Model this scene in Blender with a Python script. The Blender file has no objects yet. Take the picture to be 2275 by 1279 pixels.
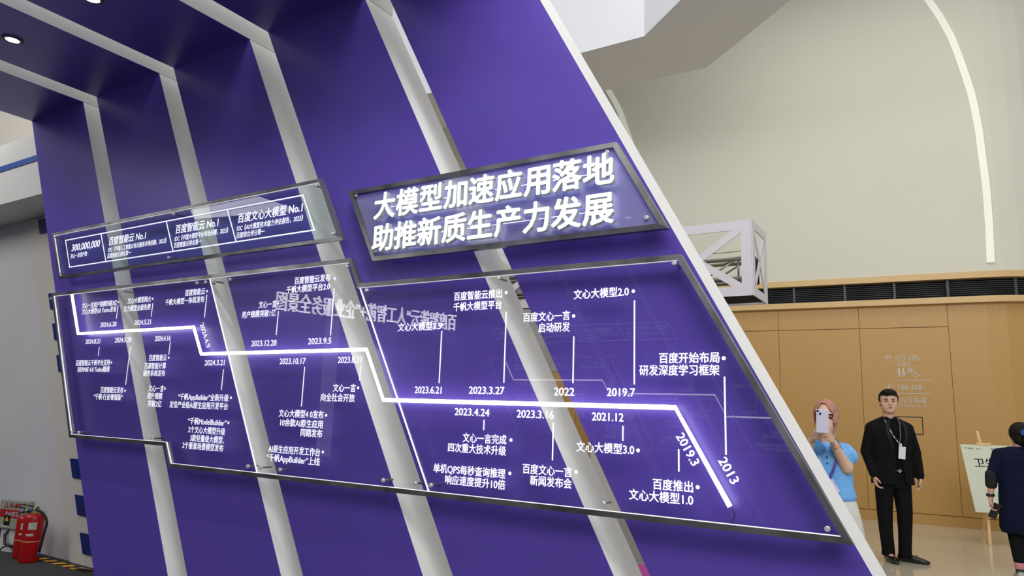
# -*- coding: utf-8 -*-
import bpy, bmesh, math, random
import numpy as np
from mathutils import Vector, Matrix

random.seed(4)
SC = bpy.context.scene
COL = SC.collection

# ------------------------------------------------------------------ camera, world, lamps, exposure
CAM_Z = 1.40
cam_data = bpy.data.cameras.new('camera')
cam = bpy.data.objects.new('camera', cam_data)
COL.objects.link(cam)
SC.camera = cam
cam_data.sensor_width = 36.0
cam_data.lens = 1571.18 / 2275.0 * 36.0
cam_data.clip_start = 0.05
YAW, PITCH, ROLL = math.radians(32.0254), math.radians(10.0308), math.radians(1.9097)
_f = Vector((-math.sin(YAW) * math.cos(PITCH), math.cos(YAW) * math.cos(PITCH), math.sin(PITCH)))
_r = _f.cross(Vector((0, 0, 1))).normalized()
_u = _r.cross(_f)
_r2 = _r * math.cos(ROLL) + _u * math.sin(ROLL)
_u2 = -_r * math.sin(ROLL) + _u * math.cos(ROLL)
M = Matrix((_r2, _u2, -_f)).transposed().to_4x4()
M.translation = Vector((0, 0, CAM_Z))
cam.matrix_world = M

world = bpy.data.worlds.new('hall_light')
SC.world = world
world.use_nodes = True
world.node_tree.nodes['Background'].inputs[0].default_value = (1.0, 0.995, 0.975, 1)
world.node_tree.nodes['Background'].inputs[1].default_value = 0.52


def area_lamp(name, loc, target, size, power, color=(1, 1, 1)):
    d = bpy.data.lights.new(name, 'AREA')
    d.shape = 'RECTANGLE'
    d.size, d.size_y = size
    d.energy = power
    d.color = color
    o = bpy.data.objects.new(name, d)
    COL.objects.link(o)
    o.location = loc
    o.rotation_euler = (Vector(target) - Vector(loc)).to_track_quat('-Z', 'Y').to_euler()
    return o


area_lamp('hall_area_light', (2.8, -2.0, 5.4), (-1.4, 3.0, 2.8), (5, 3.5), 220, (1.0, 0.98, 0.97))
area_lamp('hall_area_light', (0.0, -1.5, 7.6), (-1.8, 10.5, 5.8), (8, 3), 470, (1.0, 1.0, 0.98))  # added fill, aimed to brighten the bulkhead face and beige wall evenly
area_lamp('lobby_ceiling_light', (-0.5, 8.6, 8.5), (-0.5, 9.8, 0), (5, 3), 190, (1.0, 0.96, 0.88))
area_lamp('left_fill_light', (-10.0, -1.5, 6.0), (-8.9, 3.5, 1.6), (4, 3), 165, (1.0, 0.99, 0.98))  # fill lamp added to lighten the grey wall at the left

vs = SC.view_settings
vs.view_transform = 'Standard'
vs.look = 'None'
vs.exposure = 0.0
vs.gamma = 1.0
vs.use_curve_mapping = False
SC.display_settings.display_device = 'sRGB'
SC.cycles.use_denoising = True
SC.cycles.max_bounces = 10
SC.cycles.transparent_max_bounces = 16
SC.cycles.sample_clamp_indirect = 6.0

# ------------------------------------------------------------------ helpers


def srgb(r, g, b):
    def f(c):
        c /= 255.0
        return c / 12.92 if c <= 0.04045 else ((c + 0.055) / 1.055) ** 2.4
    return (f(r), f(g), f(b), 1.0)


def mat(name, col, rough=0.5, metal=0.0, emit=None, power=0.0, noise=0.0, scale=8.0, stretch=(1, 1, 1), bump=0.0, sample=True, coat=0.0, spec=0.5):
    m = bpy.data.materials.new(name)
    m.use_nodes = True
    nt = m.node_tree
    b = nt.nodes['Principled BSDF']
    b.inputs['Base Color'].default_value = col
    b.inputs['Roughness'].default_value = rough
    b.inputs['Metallic'].default_value = metal
    b.inputs['Coat Weight'].default_value = coat
    b.inputs['Specular IOR Level'].default_value = spec
    if emit:
        b.inputs['Emission Color'].default_value = emit
        b.inputs['Emission Strength'].default_value = power
        if not sample:
            m.cycles.emission_sampling = 'NONE'
    if noise > 0 or bump > 0:
        tc = nt.nodes.new('ShaderNodeTexCoord')
        mp = nt.nodes.new('ShaderNodeMapping')
        mp.inputs['Scale'].default_value = stretch
        nz = nt.nodes.new('ShaderNodeTexNoise')
        nz.inputs['Scale'].default_value = scale
        nz.inputs['Detail'].default_value = 5
        nt.links.new(tc.outputs['Object'], mp.inputs[0])
        nt.links.new(mp.outputs[0], nz.inputs['Vector'])
        if noise > 0:
            r = nt.nodes.new('ShaderNodeValToRGB')
            r.color_ramp.elements[0].position = 0.3
            r.color_ramp.elements[1].position = 0.7
            r.color_ramp.elements[0].color = (*[c * (1 - noise) for c in col[:3]], 1)
            r.color_ramp.elements[1].color = (*[min(1, c * (1 + noise)) for c in col[:3]], 1)
            nt.links.new(nz.outputs['Fac'], r.inputs[0])
            nt.links.new(r.outputs[0], b.inputs['Base Color'])
        if bump > 0:
            bp = nt.nodes.new('ShaderNodeBump')
            bp.inputs['Strength'].default_value = bump
            bp.inputs['Distance'].default_value = 0.01
            nt.links.new(nz.outputs['Fac'], bp.inputs['Height'])
            nt.links.new(bp.outputs[0], b.inputs['Normal'])
    return m


def glass_mat(name, tint=(1, 1, 1, 1), frost=0.0, frost_col=(0.6, 0.65, 1, 1), f0=0.032):
    """clear acrylic: sees through, reflects by Schlick's Fresnel law"""
    m = bpy.data.materials.new(name)
    m.use_nodes = True
    nt = m.node_tree
    nt.nodes.clear()
    out = nt.nodes.new('ShaderNodeOutputMaterial')
    tr = nt.nodes.new('ShaderNodeBsdfTransparent')
    tr.inputs[0].default_value = tint
    base = tr.outputs[0]
    if frost > 0:
        d = nt.nodes.new('ShaderNodeBsdfDiffuse')
        d.inputs[0].default_value = frost_col
        t2 = nt.nodes.new('ShaderNodeBsdfTranslucent')
        t2.inputs[0].default_value = frost_col
        a = nt.nodes.new('ShaderNodeMixShader')
        nt.links.new(d.outputs[0], a.inputs[1])
        nt.links.new(t2.outputs[0], a.inputs[2])
        mx = nt.nodes.new('ShaderNodeMixShader')
        mx.inputs[0].default_value = frost
        nt.links.new(base, mx.inputs[1])
        nt.links.new(a.outputs[0], mx.inputs[2])
        base = mx.outputs[0]
    gl = nt.nodes.new('ShaderNodeBsdfGlossy')
    gl.inputs['Roughness'].default_value = 0.0
    lw = nt.nodes.new('ShaderNodeLayerWeight')
    lw.inputs['Blend'].default_value = 0.5
    p = nt.nodes.new('ShaderNodeMath')
    p.operation = 'POWER'
    p.inputs[1].default_value = 5
    ma = nt.nodes.new('ShaderNodeMath')
    ma.operation = 'MULTIPLY_ADD'
    ma.inputs[1].default_value = 1 - f0
    ma.inputs[2].default_value = f0
    nt.links.new(lw.outputs['Facing'], p.inputs[0])
    nt.links.new(p.outputs[0], ma.inputs[0])
    mx2 = nt.nodes.new('ShaderNodeMixShader')
    nt.links.new(ma.outputs[0], mx2.inputs[0])
    nt.links.new(base, mx2.inputs[1])
    nt.links.new(gl.outputs[0], mx2.inputs[2])
    nt.links.new(mx2.outputs[0], out.inputs[0])
    return m


def link(name, me, m=None, parent=None):
    o = bpy.data.objects.new(name, me)
    COL.objects.link(o)
    if m is not None:
        me.materials.append(m)
    if parent is not None:
        o.parent = parent
    return o


def build(name, bm, m=None, parent=None, smooth=False):
    me = bpy.data.meshes.new(name)
    bmesh.ops.recalc_face_normals(bm, faces=bm.faces)
    bm.to_mesh(me)
    bm.free()
    if smooth:
        for p in me.polygons:
            p.use_smooth = True
    return link(name, me, m, parent)


def thing(name, label, cat, loc=(0, 0, 0), group=None):
    """an Empty at the base of the thing; its parts are made in world coordinates and parented with own()"""
    o = bpy.data.objects.new(name, None)
    COL.objects.link(o)
    o.location = loc
    o.empty_display_size = 0.1
    o['label'] = label
    o['category'] = cat
    if group:
        o['group'] = group
    return o


def own(parent, *kids):
    """parent keeping the world place: things are unrotated Empties, parts sit in world coordinates"""
    inv = Matrix.Translation(-parent.location) if parent.type == 'EMPTY' else Matrix.Identity(4)
    for k in kids:
        k.parent = parent
        k.matrix_parent_inverse = inv
    return kids[0] if kids else None


def tag(o, label=None, cat=None, group=None, kind=None):
    for k, v in (('label', label), ('category', cat), ('group', group), ('kind', kind)):
        if v:
            o[k] = v
    return o


def add_box(bm, lo, hi, bevel=0.0):
    r = bmesh.ops.create_cube(bm, size=1.0)
    vs_ = r['verts']
    for v in vs_:
        v.co = Vector([lo[i] + (v.co[i] + 0.5) * (hi[i] - lo[i]) for i in range(3)])
    if bevel > 0:
        es = list({e for v in vs_ for e in v.link_edges})
        bmesh.ops.bevel(bm, geom=es, offset=bevel, segments=2, affect='EDGES', profile=0.6)


def add_hex(bm, pts):
    """8 points: bottom loop 0-3, top loop 4-7"""
    v = [bm.verts.new(p) for p in pts]
    for f in ((0, 3, 2, 1), (4, 5, 6, 7), (0, 1, 5, 4), (1, 2, 6, 5), (2, 3, 7, 6), (3, 0, 4, 7)):
        bm.faces.new([v[i] for i in f])


def add_prism(bm, poly, y0, y1):
    """polygon in (x, z) pushed from y0 to y1"""
    a = [bm.verts.new((x, y0, z)) for x, z in poly]
    b = [bm.verts.new((x, y1, z)) for x, z in poly]
    bm.faces.new(a)
    bm.faces.new(b[::-1])
    n = len(poly)
    for i in range(n):
        bm.faces.new((a[i], b[i], b[(i + 1) % n], a[(i + 1) % n]))


def frame_of(d):
    d = Vector(d).normalized()
    up = Vector((0, 0, 1)) if abs(d.z) < 0.9 else Vector((1, 0, 0))
    a = d.cross(up).normalized()
    return a, a.cross(d)


def add_tube(bm, pts, r, n=10, caps=True):
    """tube through points; r a number or one per point"""
    pts = [Vector(p) for p in pts]
    rr = r if isinstance(r, (list, tuple)) else [r] * len(pts)
    rings = []
    a0 = None
    for i, p in enumerate(pts):
        d = (pts[min(i + 1, len(pts) - 1)] - pts[max(i - 1, 0)]).normalized()
        if a0 is None:
            a, b = frame_of(d)
        else:
            a = (a0 - d * a0.dot(d)).normalized()
            b = a.cross(d)
        a0 = a
        rings.append([bm.verts.new(p + (a * math.cos(t) + b * math.sin(t)) * rr[i]) for t in [2 * math.pi * k / n for k in range(n)]])
    for i in range(len(rings) - 1):
        for k in range(n):
            bm.faces.new((rings[i][k], rings[i][(k + 1) % n], rings[i + 1][(k + 1) % n], rings[i + 1][k]))
    if caps:
        bm.faces.new(rings[0][::-1])
        bm.faces.new(rings[-1])


def add_bar(bm, p, q, w, d, side):
    """rectangular bar from p to q, w across in the direction side, d along the third axis"""
    p, q = Vector(p), Vector(q)
    t = (q - p).normalized()
    s = Vector(side)
    s = (s - t * s.dot(t)).normalized()
    n = t.cross(s)
    o = [s * w / 2 + n * d / 2, -s * w / 2 + n * d / 2, -s * w / 2 - n * d / 2, s * w / 2 - n * d / 2]
    add_hex(bm, [p + k for k in o] + [q + k for k in o])


def add_lathe(bm, prof, c, n=24):
    """prof: list of (radius, z) about the vertical through c"""
    rings = []
    for r, z in prof:
        if r <= 1e-5:
            rings.append([bm.verts.new((c[0], c[1], c[2] + z))])
        else:
            rings.append([bm.verts.new((c[0] + r * math.cos(2 * math.pi * k / n), c[1] + r * math.sin(2 * math.pi * k / n), c[2] + z)) for k in range(n)])
    for a, b in zip(rings, rings[1:]):
        for k in range(n):
            k2 = (k + 1) % n
            if len(a) == 1 and len(b) > 1:
                bm.faces.new((a[0], b[k2], b[k]))
            elif len(b) == 1 and len(a) > 1:
                bm.faces.new((a[k], a[k2], b[0]))
            elif len(a) > 1:
                bm.faces.new((a[k], a[k2], b[k2], b[k]))


def box(name, lo, hi, m, parent=None, bevel=0.0):
    bm = bmesh.new()
    add_box(bm, lo, hi, bevel)
    o = build(name, bm, m)
    if parent:
        own(parent, o)
    return o


def tube(name, pts, r, m, parent=None, n=10):
    bm = bmesh.new()
    add_tube(bm, pts, r, n)
    o = build(name, bm, m, smooth=True)
    if parent:
        own(parent, o)
    return o


_tcache = {}


def glyphs(body, extrude=0.0):
    k = (body, extrude)
    if k not in _tcache:
        cu = bpy.data.curves.new('lettering', 'FONT')
        cu.body = body
        cu.resolution_u = 3
        cu.extrude = extrude
        ob = bpy.data.objects.new('lettering', cu)
        COL.objects.link(ob)
        dg = bpy.context.evaluated_depsgraph_get()
        me = bpy.data.meshes.new_from_object(ob.evaluated_get(dg))
        v = np.array([tuple(q.co) for q in me.vertices], dtype=float)
        f = [tuple(p.vertices) for p in me.polygons]
        bpy.data.meshes.remove(me)
        bpy.data.objects.remove(ob)
        bpy.data.curves.remove(cu)
        _tcache[k] = (v, f)
    return _tcache[k]


BOLD = ((0, 0), (.026, 0), (-.026, 0), (0, .018), (0, -.018))
BOLD2 = tuple((0.026 * math.cos(t * math.pi / 4), 0.023 * math.sin(t * math.pi / 4)) for t in range(8)) + ((0, 0),)


def text(name, body, center, right, up, width, em, m, parent=None, bold=BOLD, extrude=0.0, cy=None, mats=None):
    """flat (or extruded) lettering centred at center; width fits the line, em is the character height"""
    v, f = glyphs(body, extrude / em)
    v = v.copy()
    x0, x1 = v[:, 0].min(), v[:, 0].max()
    if cy is None:
        cy = 0.38 if any(ord(c) > 0x2e80 for c in body) else 0.345
    v[:, 0] -= (x0 + x1) / 2
    v[:, 1] -= cy
    sx = (width / (x1 - x0)) if width else em
    V, F = [], []
    for i, (dx, dy) in enumerate(bold):
        w = v.copy()
        w[:, 0] += dx
        w[:, 1] += dy
        w[:, 2] += 0.0002 * i
        F += [tuple(a + len(V) * len(v) for a in q) for q in f]
        V.append(w)
    V = np.concatenate(V)
    me = bpy.data.meshes.new(name)
    right, up = Vector(right).normalized(), Vector(up).normalized()
    nrm = right.cross(up)
    A = np.array([right * sx, up * em, nrm * em])
    P = V @ A + np.array(center)
    me.from_pydata(P.tolist(), [], F)
    for q in (mats or [m]):
        me.materials.append(q)
    if mats:
        me.update()
        for p in me.polygons:
            q = Vector(p.normal).dot(nrm)
            p.material_index = 0 if q > 0.9 else (2 if q < -0.9 and len(mats) > 2 else 1)
    o = bpy.data.objects.new(name, me)
    COL.objects.link(o)
    if parent:
        own(parent, o)
    return o

# ------------------------------------------------------------------ materials
M_purple = mat('purple_laminate', (0.110, 0.067, 0.41, 1), 0.35, noise=0.05, scale=1.5, spec=0.45)
M_white = mat('white_paint', (0.74, 0.74, 0.74, 1), 0.55, noise=0.025, scale=3)
M_whiteside = mat('white_fin_paint', (0.82, 0.82, 0.815, 1), 0.5, noise=0.04, scale=2.5, stretch=(1, 1, .3))
M_beige = mat('beige_plaster', (0.615, 0.61, 0.53, 1), 0.85, noise=0.015, scale=0.7)
M_ceilwhite = mat('bulkhead_white_plaster', (0.80, 0.79, 0.76, 1), 0.8, noise=0.01, scale=0.8)
M_bulk = mat('bulkhead_cool_plaster', (0.78, 0.80, 0.85, 1), 0.8, noise=0.01, scale=0.8)
M_wood = mat('oak_veneer', (0.455, 0.262, 0.077, 1), 0.42, noise=0.07, scale=14, stretch=(9, 9, 0.35), bump=0.02)
M_woodlight = mat('light_oak_trim', (0.60, 0.41, 0.19, 1), 0.5, noise=0.08, scale=10, stretch=(0.5, 9, 9))
M_woodgap = mat('panel_joint_shadow_gap', (0.20, 0.10, 0.03, 1), 0.8)
M_black = mat('black_grille_paint', (0.010, 0.011, 0.013, 1), 0.8, spec=0.15)
M_grille = mat('charcoal_grille_metal', (0.045, 0.05, 0.055, 1), 0.5)
M_lobby = mat('polished_cream_stone', (0.57, 0.52, 0.405, 1), 0.13, noise=0.04, scale=0.9, coat=0.3)
M_carpet = mat('dark_grey_carpet', (0.038, 0.038, 0.038, 1), 0.95, noise=0.35, scale=60, bump=0.4)
M_gwall = mat('grey_white_board_wall', (0.60, 0.59, 0.605, 1), 0.7, noise=0.03, scale=1.2)
M_cream = mat('cream_board', (0.60, 0.575, 0.53, 1), 0.7, noise=0.02, scale=2)
M_blue = mat('deep_blue_acrylic', (0.005, 0.022, 0.16, 1), 0.35)
M_bluestripe = mat('blue_stripe_vinyl', (0.03, 0.10, 0.42, 1), 0.5)
M_steel = mat('brushed_steel_frame', (0.34, 0.345, 0.335, 1), 0.33, metal=0.85, noise=0.5, scale=2.0, stretch=(2.5, 1, 1.0))
M_chrome = mat('chrome_standoff', (0.80, 0.80, 0.80, 1), 0.3, metal=0.45)
M_glass = glass_mat('clear_acrylic_sheet')
M_glassg = glass_mat('greenish_acrylic_sheet', tint=(0.93, 0.97, 0.97, 1), frost=0.02, frost_col=(0.2, 0.5, 1, 1))
M_frost = glass_mat('frosted_acrylic_sheet', tint=(0.95, 0.96, 1, 1), frost=0.42, frost_col=(0.60, 0.60, 0.88, 1))
M_print = mat('edge_lit_white_print', (0.85, 0.86, 0.95, 1), 0.5, emit=(0.86, 0.88, 1, 1), power=0.66, sample=False)
M_edge = mat('edge_lit_acrylic_rim', (0.9, 0.9, 0.95, 1), 0.3, emit=(0.92, 0.93, 1, 1), power=0.55, sample=False)
M_edge2 = mat('faint_acrylic_rim', (0.8, 0.8, 0.95, 1), 0.3, emit=(0.8, 0.84, 1, 1), power=0.5, sample=False)
M_led = mat('white_led_tube', (1, 1, 1, 1), 0.4, emit=(1.0, 0.97, 0.93, 1), power=4.8)
M_letter = mat('lit_letter_face', (1, 1, 1, 1), 0.4, emit=(0.94, 1.0, 0.97, 1), power=0.95)
M_letterside = mat('letter_side_acrylic', (0.46, 0.49, 0.48, 1), 0.35, emit=(0.8, 0.9, 0.88, 1), power=0.08, sample=False)
M_letterback = mat('letter_back_glow', (1, 1, 1, 1), 0.4, emit=(0.9, 0.95, 1, 1), power=1.5)
M_signlit = mat('bright_sign_letter_face', (1, 1, 1, 1), 0.4, emit=(1, 1, 0.96, 1), power=6.5, sample=False)
M_lamp = mat('downlight_lens', (1, 1, 1, 1), 0.3, emit=(0.93, 1.0, 0.98, 1), power=5.0)
M_trimdark = mat('dark_downlight_trim', (0.05, 0.05, 0.06, 1), 0.4)
M_cove = mat('cove_light_diffuser', (0.8, 0.82, 0.74, 1), 0.6, emit=(0.93, 1.0, 0.86, 1), power=0.14)
M_truss = mat('aluminium_truss_tube', (0.36, 0.36, 0.30, 1), 0.35, metal=0.75)
M_lilac = mat('lilac_white_truss_cladding', (0.62, 0.59, 0.65, 1), 0.6)
M_red = mat('red_enamel', (0.42, 0.006, 0.008, 1), 0.28, noise=0.06, scale=4)
M_rubber = mat('black_rubber', (0.008, 0.008, 0.008, 1), 0.5)
M_brass = mat('yellow_green_valve', (0.32, 0.34, 0.05, 1), 0.4)
M_paper = mat('pale_paper_label', (0.50, 0.50, 0.44, 1), 0.7, noise=0.25, scale=40)
M_yellow = mat('yellow_tape', (0.80, 0.38, 0.01, 1), 0.5)
M_boxgrey = mat('grey_green_enamel_box', (0.33, 0.345, 0.28, 1), 0.5, noise=0.04, scale=10)
M_redlabel = mat('red_sticker', (0.38, 0.01, 0.02, 1), 0.5)
M_whitelabel = mat('white_sticker', (0.62, 0.62, 0.6, 1), 0.5)
M_pink = mat('magenta_upholstery', (0.45, 0.05, 0.30, 1), 0.7, noise=0.06, scale=12)
M_signgrey = mat('grey_wayfinding_vinyl', (0.52, 0.49, 0.42, 1), 0.4)
M_darkline = mat('dark_seam', (0.03, 0.02, 0.012, 1), 0.6)
M_skin = mat('skin', (0.62, 0.37, 0.26, 1), 0.5, noise=0.05, scale=20)
M_skin2 = mat('fair_skin', (0.68, 0.45, 0.33, 1), 0.5, noise=0.04, scale=20)
M_suit = mat('black_suit_cloth', (0.006, 0.006, 0.007, 1), 0.85, noise=0.2, scale=40, spec=0.12)
M_shirt = mat('black_shirt_cloth', (0.004, 0.004, 0.005, 1), 0.8, spec=0.1)
M_hairb = mat('black_hair', (0.005, 0.004, 0.004, 1), 0.6, noise=0.3, scale=60, stretch=(6, 6, .6), bump=0.3, spec=0.2)
M_hairp = mat('pink_brown_hair', (0.43, 0.19, 0.14, 1), 0.45, noise=0.3, scale=40, stretch=(6, 6, .6), bump=0.35)
M_polo = mat('sky_blue_polo', (0.16, 0.42, 0.82, 1), 0.8, noise=0.08, scale=12, bump=0.15)
M_trouserw = mat('off_white_cotton', (0.62, 0.63, 0.58, 1), 0.85, noise=0.05, scale=9, bump=0.2)
M_navy = mat('navy_hoodie_fleece', (0.006, 0.009, 0.028, 1), 0.9, spec=0.1, noise=0.1, scale=15, bump=0.25)
M_leather = mat('black_leather', (0.008, 0.008, 0.008, 1), 0.25)
M_eye = mat('dark_eye', (0.01, 0.007, 0.006, 1), 0.2)
M_lip = mat('lip', (0.36, 0.10, 0.08, 1), 0.45)
M_phone = mat('lilac_phone_glass', (0.60, 0.58, 0.72, 1), 0.15)
M_lanyb = mat('light_blue_ribbon', (0.30, 0.58, 0.85, 1), 0.6)
M_lanyp = mat('purple_ribbon', (0.06, 0.04, 0.32, 1), 0.6)
M_poster = mat('poster_paper', (0.60, 0.64, 0.52, 1), 0.55, noise=0.02, scale=3)
M_pine = mat('pale_pine', (0.75, 0.50, 0.24, 1), 0.5, noise=0.08, scale=12, stretch=(6, 6, .5))

# ------------------------------------------------------------------ the setting
def struct(o, label=None):
    o['kind'] = 'structure'
    if label:
        o['label'] = label
    return o


struct(box('floor', (-16, -9, -0.05), (7, 4.6, 0), M_carpet), 'dark grey carpet under the purple booth')
struct(box('floor', (-16, 4.6, -0.05), (7, 17, 0), M_lobby), 'polished cream stone floor of the lobby')

# left booth wall with its header
struct(box('wall_left', (-15, 3.53, 0), (-5.2, 3.65, 3.29), M_gwall), 'plain grey white board wall behind the fire extinguishers')
hdr = thing('booth_header', 'white booth fascia with a blue stripe above the grey wall', 'fascia', (-9, 3.09, 3.29))
bm = bmesh.new()
xr = lambda z: -7.43 + (4.02 - z) * 0.537
add_prism(bm, [(-15, 3.29), (xr(3.29), 3.29), (xr(3.95), 3.95), (-15, 3.95)], 3.09, 3.66)
own(hdr, build('fascia_board', bm, M_ceilwhite))
bm = bmesh.new()
add_prism(bm, [(-15, 3.645), (xr(3.645), 3.645), (xr(3.705), 3.705), (-15, 3.705)], 3.08, 3.088)
own(hdr, build('stripe', bm, M_bluestripe))
struct(box('wall_far_left', (-24, 5.6, 3.0), (-11.0, 5.8, 8.5), M_ceilwhite), 'pale hall wall seen above the booth fascia')
tag(box('display_column', (-14.0, 4.6, 3.98), (-11.66, 5.3, 7.0), mat('warm_cream_panel', (0.74, 0.69, 0.62, 1), 0.7)), 'cream square column rising above the blue striped fascia', 'column')

pil = thing('slanted_pilaster', 'cream slanted pilaster with deep blue squares beside the grey wall', 'pilaster', (-6.3, 3.47, 0))
bm = bmesh.new()
px = lambda z: -6.635 - z * 0.5375
add_prism(bm, [(px(0), 0), (px(0) + 1.25, 0), (px(3.28) + 1.25, 3.28), (px(3.28), 3.28)], 3.512, 3.5295)
own(pil, build('pilaster_board', bm, M_cream))
sqm = None
for zt in (3.27, 2.44, 2.127, 1.813, 0.862, 0.556, 0.25):
    zb = zt - 0.165
    x0 = {3.27: -8.215}.get(zt, -6.91 - (zt - 0.862) * 0.537)
    bm = bmesh.new()
    x0 *= 3.50 / 3.53
    zt, zb = [1.4 + (q - 1.4) * 3.50 / 3.53 for q in (zt, zb)]
    add_prism(bm, [(x0 + (zt - zb) * 0.537, zb), (x0 + (zt - zb) * 0.537 + 0.42, zb), (x0 + 0.42, zt), (x0, zt)], 3.50, 3.5119)
    own(pil, build('blue_square', bm, M_blue))

M_dimwall = mat('dark_reflection_wall', (0.085, 0.08, 0.11, 1), 0.8)  # for two unseen walls, added dark to dim what the acrylic reflects
struct(box('wall_added_behind', (-15, -9.0, 0), (4, -8.8, 7.0), M_dimwall), 'unseen dark wall added behind the opposite portals to dim reflections')
struct(box('wall_added_far_side', (-16, -9.0, 0), (-15.8, 2.9, 7.5), M_dimwall), 'unseen dark wall added beyond the far end of the passage to dim reflections')

# lobby wall: runs 4 degrees off the booth wall, and rounds away at its right end
UA = math.radians(4)
WU = Vector((math.cos(UA), math.sin(UA), 0))
WN = Vector((-WU.y, WU.x, 0))
W0 = Vector((-0.5, 12.34, 0))
RB, SB = 1.5, 0.98


def wp(s, off, z):
    """point on the lobby wall: s along it, off towards the viewer, z up"""
    if s <= SB:
        return W0 + WU * s - WN * off + Vector((0, 0, z))
    t = min((s - SB) / RB, 1.5)
    c = W0 + WU * SB + WN * RB
    return c + (WU * math.sin(t) - WN * math.cos(t)) * (RB + off) + Vector((0, 0, z))


def band(name, s0, s1, z0, z1, o0, o1, m, parent=None, step=0.25):
    cuts = [s0]
    if s1 > SB:
        s = max(s0, SB)
        if s > s0:
            cuts.append(s)
        while s + step < s1:
            s += step
            cuts.append(s)
    cuts.append(s1)
    bm = bmesh.new()
    rings = [[bm.verts.new(wp(s, o, z)) for o, z in ((o0, z0), (o1, z0), (o1, z1), (o0, z1))] for s in cuts]
    for a, b in zip(rings, rings[1:]):
        for k in range(4):
            bm.faces.new((a[k], a[(k + 1) % 4], b[(k + 1) % 4], b[k]))
    bm.faces.new(rings[0])
    bm.faces.new(rings[-1][::-1])
    o = build(name, bm, m)
    if parent:
        own(parent, o)
    return o


S1 = 4.2
struct(band('wall_back', -13, S1, 3.69, 11.5, -0.2, 0.0, M_beige), 'tall smooth beige lobby wall')
struct(band('trim_1', -13, S1, 3.605, 3.70, -0.12, 0.06, M_woodlight), 'light oak moulding above the black grille')
struct(band('trim_2', -13, S1, 3.235, 3.325, -0.12, 0.09, M_woodlight), 'light oak moulding below the black grille')
wood = thing('wall_wood', 'oak veneer panelled lobby wall', 'wall', (0, 0, 0))
del wood['category']
wood['kind'] = 'structure'
band('backing', -13, S1, 0.0, 3.24, -0.2, -0.010, M_woodgap, wood)
seams = [0.49 - 1.2 * k for k in range(12)][::-1]
G = 0.0035
for a, b in zip(seams, seams[1:]):
    band('panel', a + G, b - G, 2.895, 3.235, -0.0098, 0, M_wood, wood)
    band('panel', a + G, b - G, 0.155, 2.885, -0.0098, 0, M_wood, wood)
band('panel', 0.49 + G, S1, 0.155, 3.235, -0.0098, 0, M_wood, wood)
struct(band('baseboard_back', -13, S1, 0.0, 0.145, -0.03, 0.004, M_wood), 'oak skirting of the lobby wall')

gr = thing('ventilation_grille', 'long black louvred ventilation grille between two oak mouldings', 'grille', (0, 12, 3.33))
band('grille_backing', -13, S1, 3.325, 3.605, -0.12, -0.10, M_black, gr)
posts = [-10.1, -9.35, -8.6, -7.85, -7.1, -6.35, -5.6, -4.85, -4.1, -3.2, -2.42, -1.65, -0.89, -0.19, 0.52, 1.38, 2.2]
for s in posts:
    band('grille_post', s - 0.018, s + 0.018, 3.325, 3.605, -0.05, 0.0, M_grille, gr)
for a, b in zip([-10.9] + posts, posts + [3.0]):
    bm = bmesh.new()
    n = 9
    for k in range(n):
        z = 3.345 + (3.59 - 3.345) * k / (n - 1)
        seg = [a + 0.02 + (b - a - 0.04) * t / 3.0 for t in range(4)] if b > SB else [a + 0.02, b - 0.02]
        for u0, u1 in zip(seg, seg[1:]):
            add_hex(bm, [wp(u0, -0.055, z - 0.007), wp(u1, -0.055, z - 0.007), wp(u1, -0.03, z - 0.001), wp(u0, -0.03, z - 0.001),
                         wp(u0, -0.055, z - 0.001), wp(u1, -0.055, z - 0.001), wp(u1, -0.03, z + 0.005), wp(u0, -0.03, z + 0.005)])
    o = build('slat_bank', bm, M_grille)
    o['kind'] = 'stuff'
    own(gr, o)

# cove light strips following the arches of the beige wall
def cove(pts, w, label):
    bm = bmesh.new()
    L = []
    for i, (s, z) in enumerate(pts):
        p0, p1 = pts[max(0, i - 1)], pts[min(len(pts) - 1, i + 1)]
        d = Vector((p1[0] - p0[0], p1[1] - p0[1])).normalized()
        n = Vector((-d.y, d.x)) * w / 2
        L.append([bm.verts.new(wp(s + sg * n.x, o, z + sg * n.y)) for sg, o in ((1, 0.0), (1, 0.02), (-1, 0.02), (-1, 0.0))])
    for a, b in zip(L, L[1:]):
        for k in range(4):
            bm.faces.new((a[k], a[(k + 1) % 4], b[(k + 1) % 4], b[k]))
    bm.faces.new(L[0])
    bm.faces.new(L[-1][::-1])
    tag(build('cove_light', bm, M_cove), label, 'wall light')


cove([(0.1, 9.0), (0.36, 8.62), (0.55, 8.23), (0.70, 7.87), (0.82, 7.52), (0.90, 7.17), (0.97, 6.81), (1.02, 6.54), (1.05, 6.27), (1.08, 5.9), (1.09, 5.55), (1.105, 5.2), (1.11, 4.92), (1.105, 4.4), (1.085, 3.83)], 0.10, 'pale curved light strip running down the beige wall at the right')
cove([(-5.34, 8.59), (-5.12, 8.16), (-4.93, 7.73), (-4.80, 7.48), (-4.68, 7.22), (-4.52, 6.73), (-4.37, 6.25), (-4.33, 5.6), (-4.31, 4.9), (-4.33, 3.83)], 0.10, 'pale light strip beside the slanted white edge under the grey bulkhead')

# bulkhead overhead
bm = bmesh.new()
near = [(-16, 8.26), (-3.21, 8.24), (0.15, 5.43)]
far = [(1.75, 5.62), (-2.74, 9.47), (-16, 9.47)]
poly = near + far
a = [bm.verts.new((x, y, 6.4)) for x, y in poly]
b = [bm.verts.new((x, y, 11.0)) for x, y in poly]
bm.faces.new(a[::-1])
bm.faces.new(b)
for i in range(6):
    bm.faces.new((a[i], a[(i + 1) % 6], b[(i + 1) % 6], b[i]))
struct(build('ceiling_bulkhead', bm, M_bulk), 'white angled bulkhead with a grey shaded underside')

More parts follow.
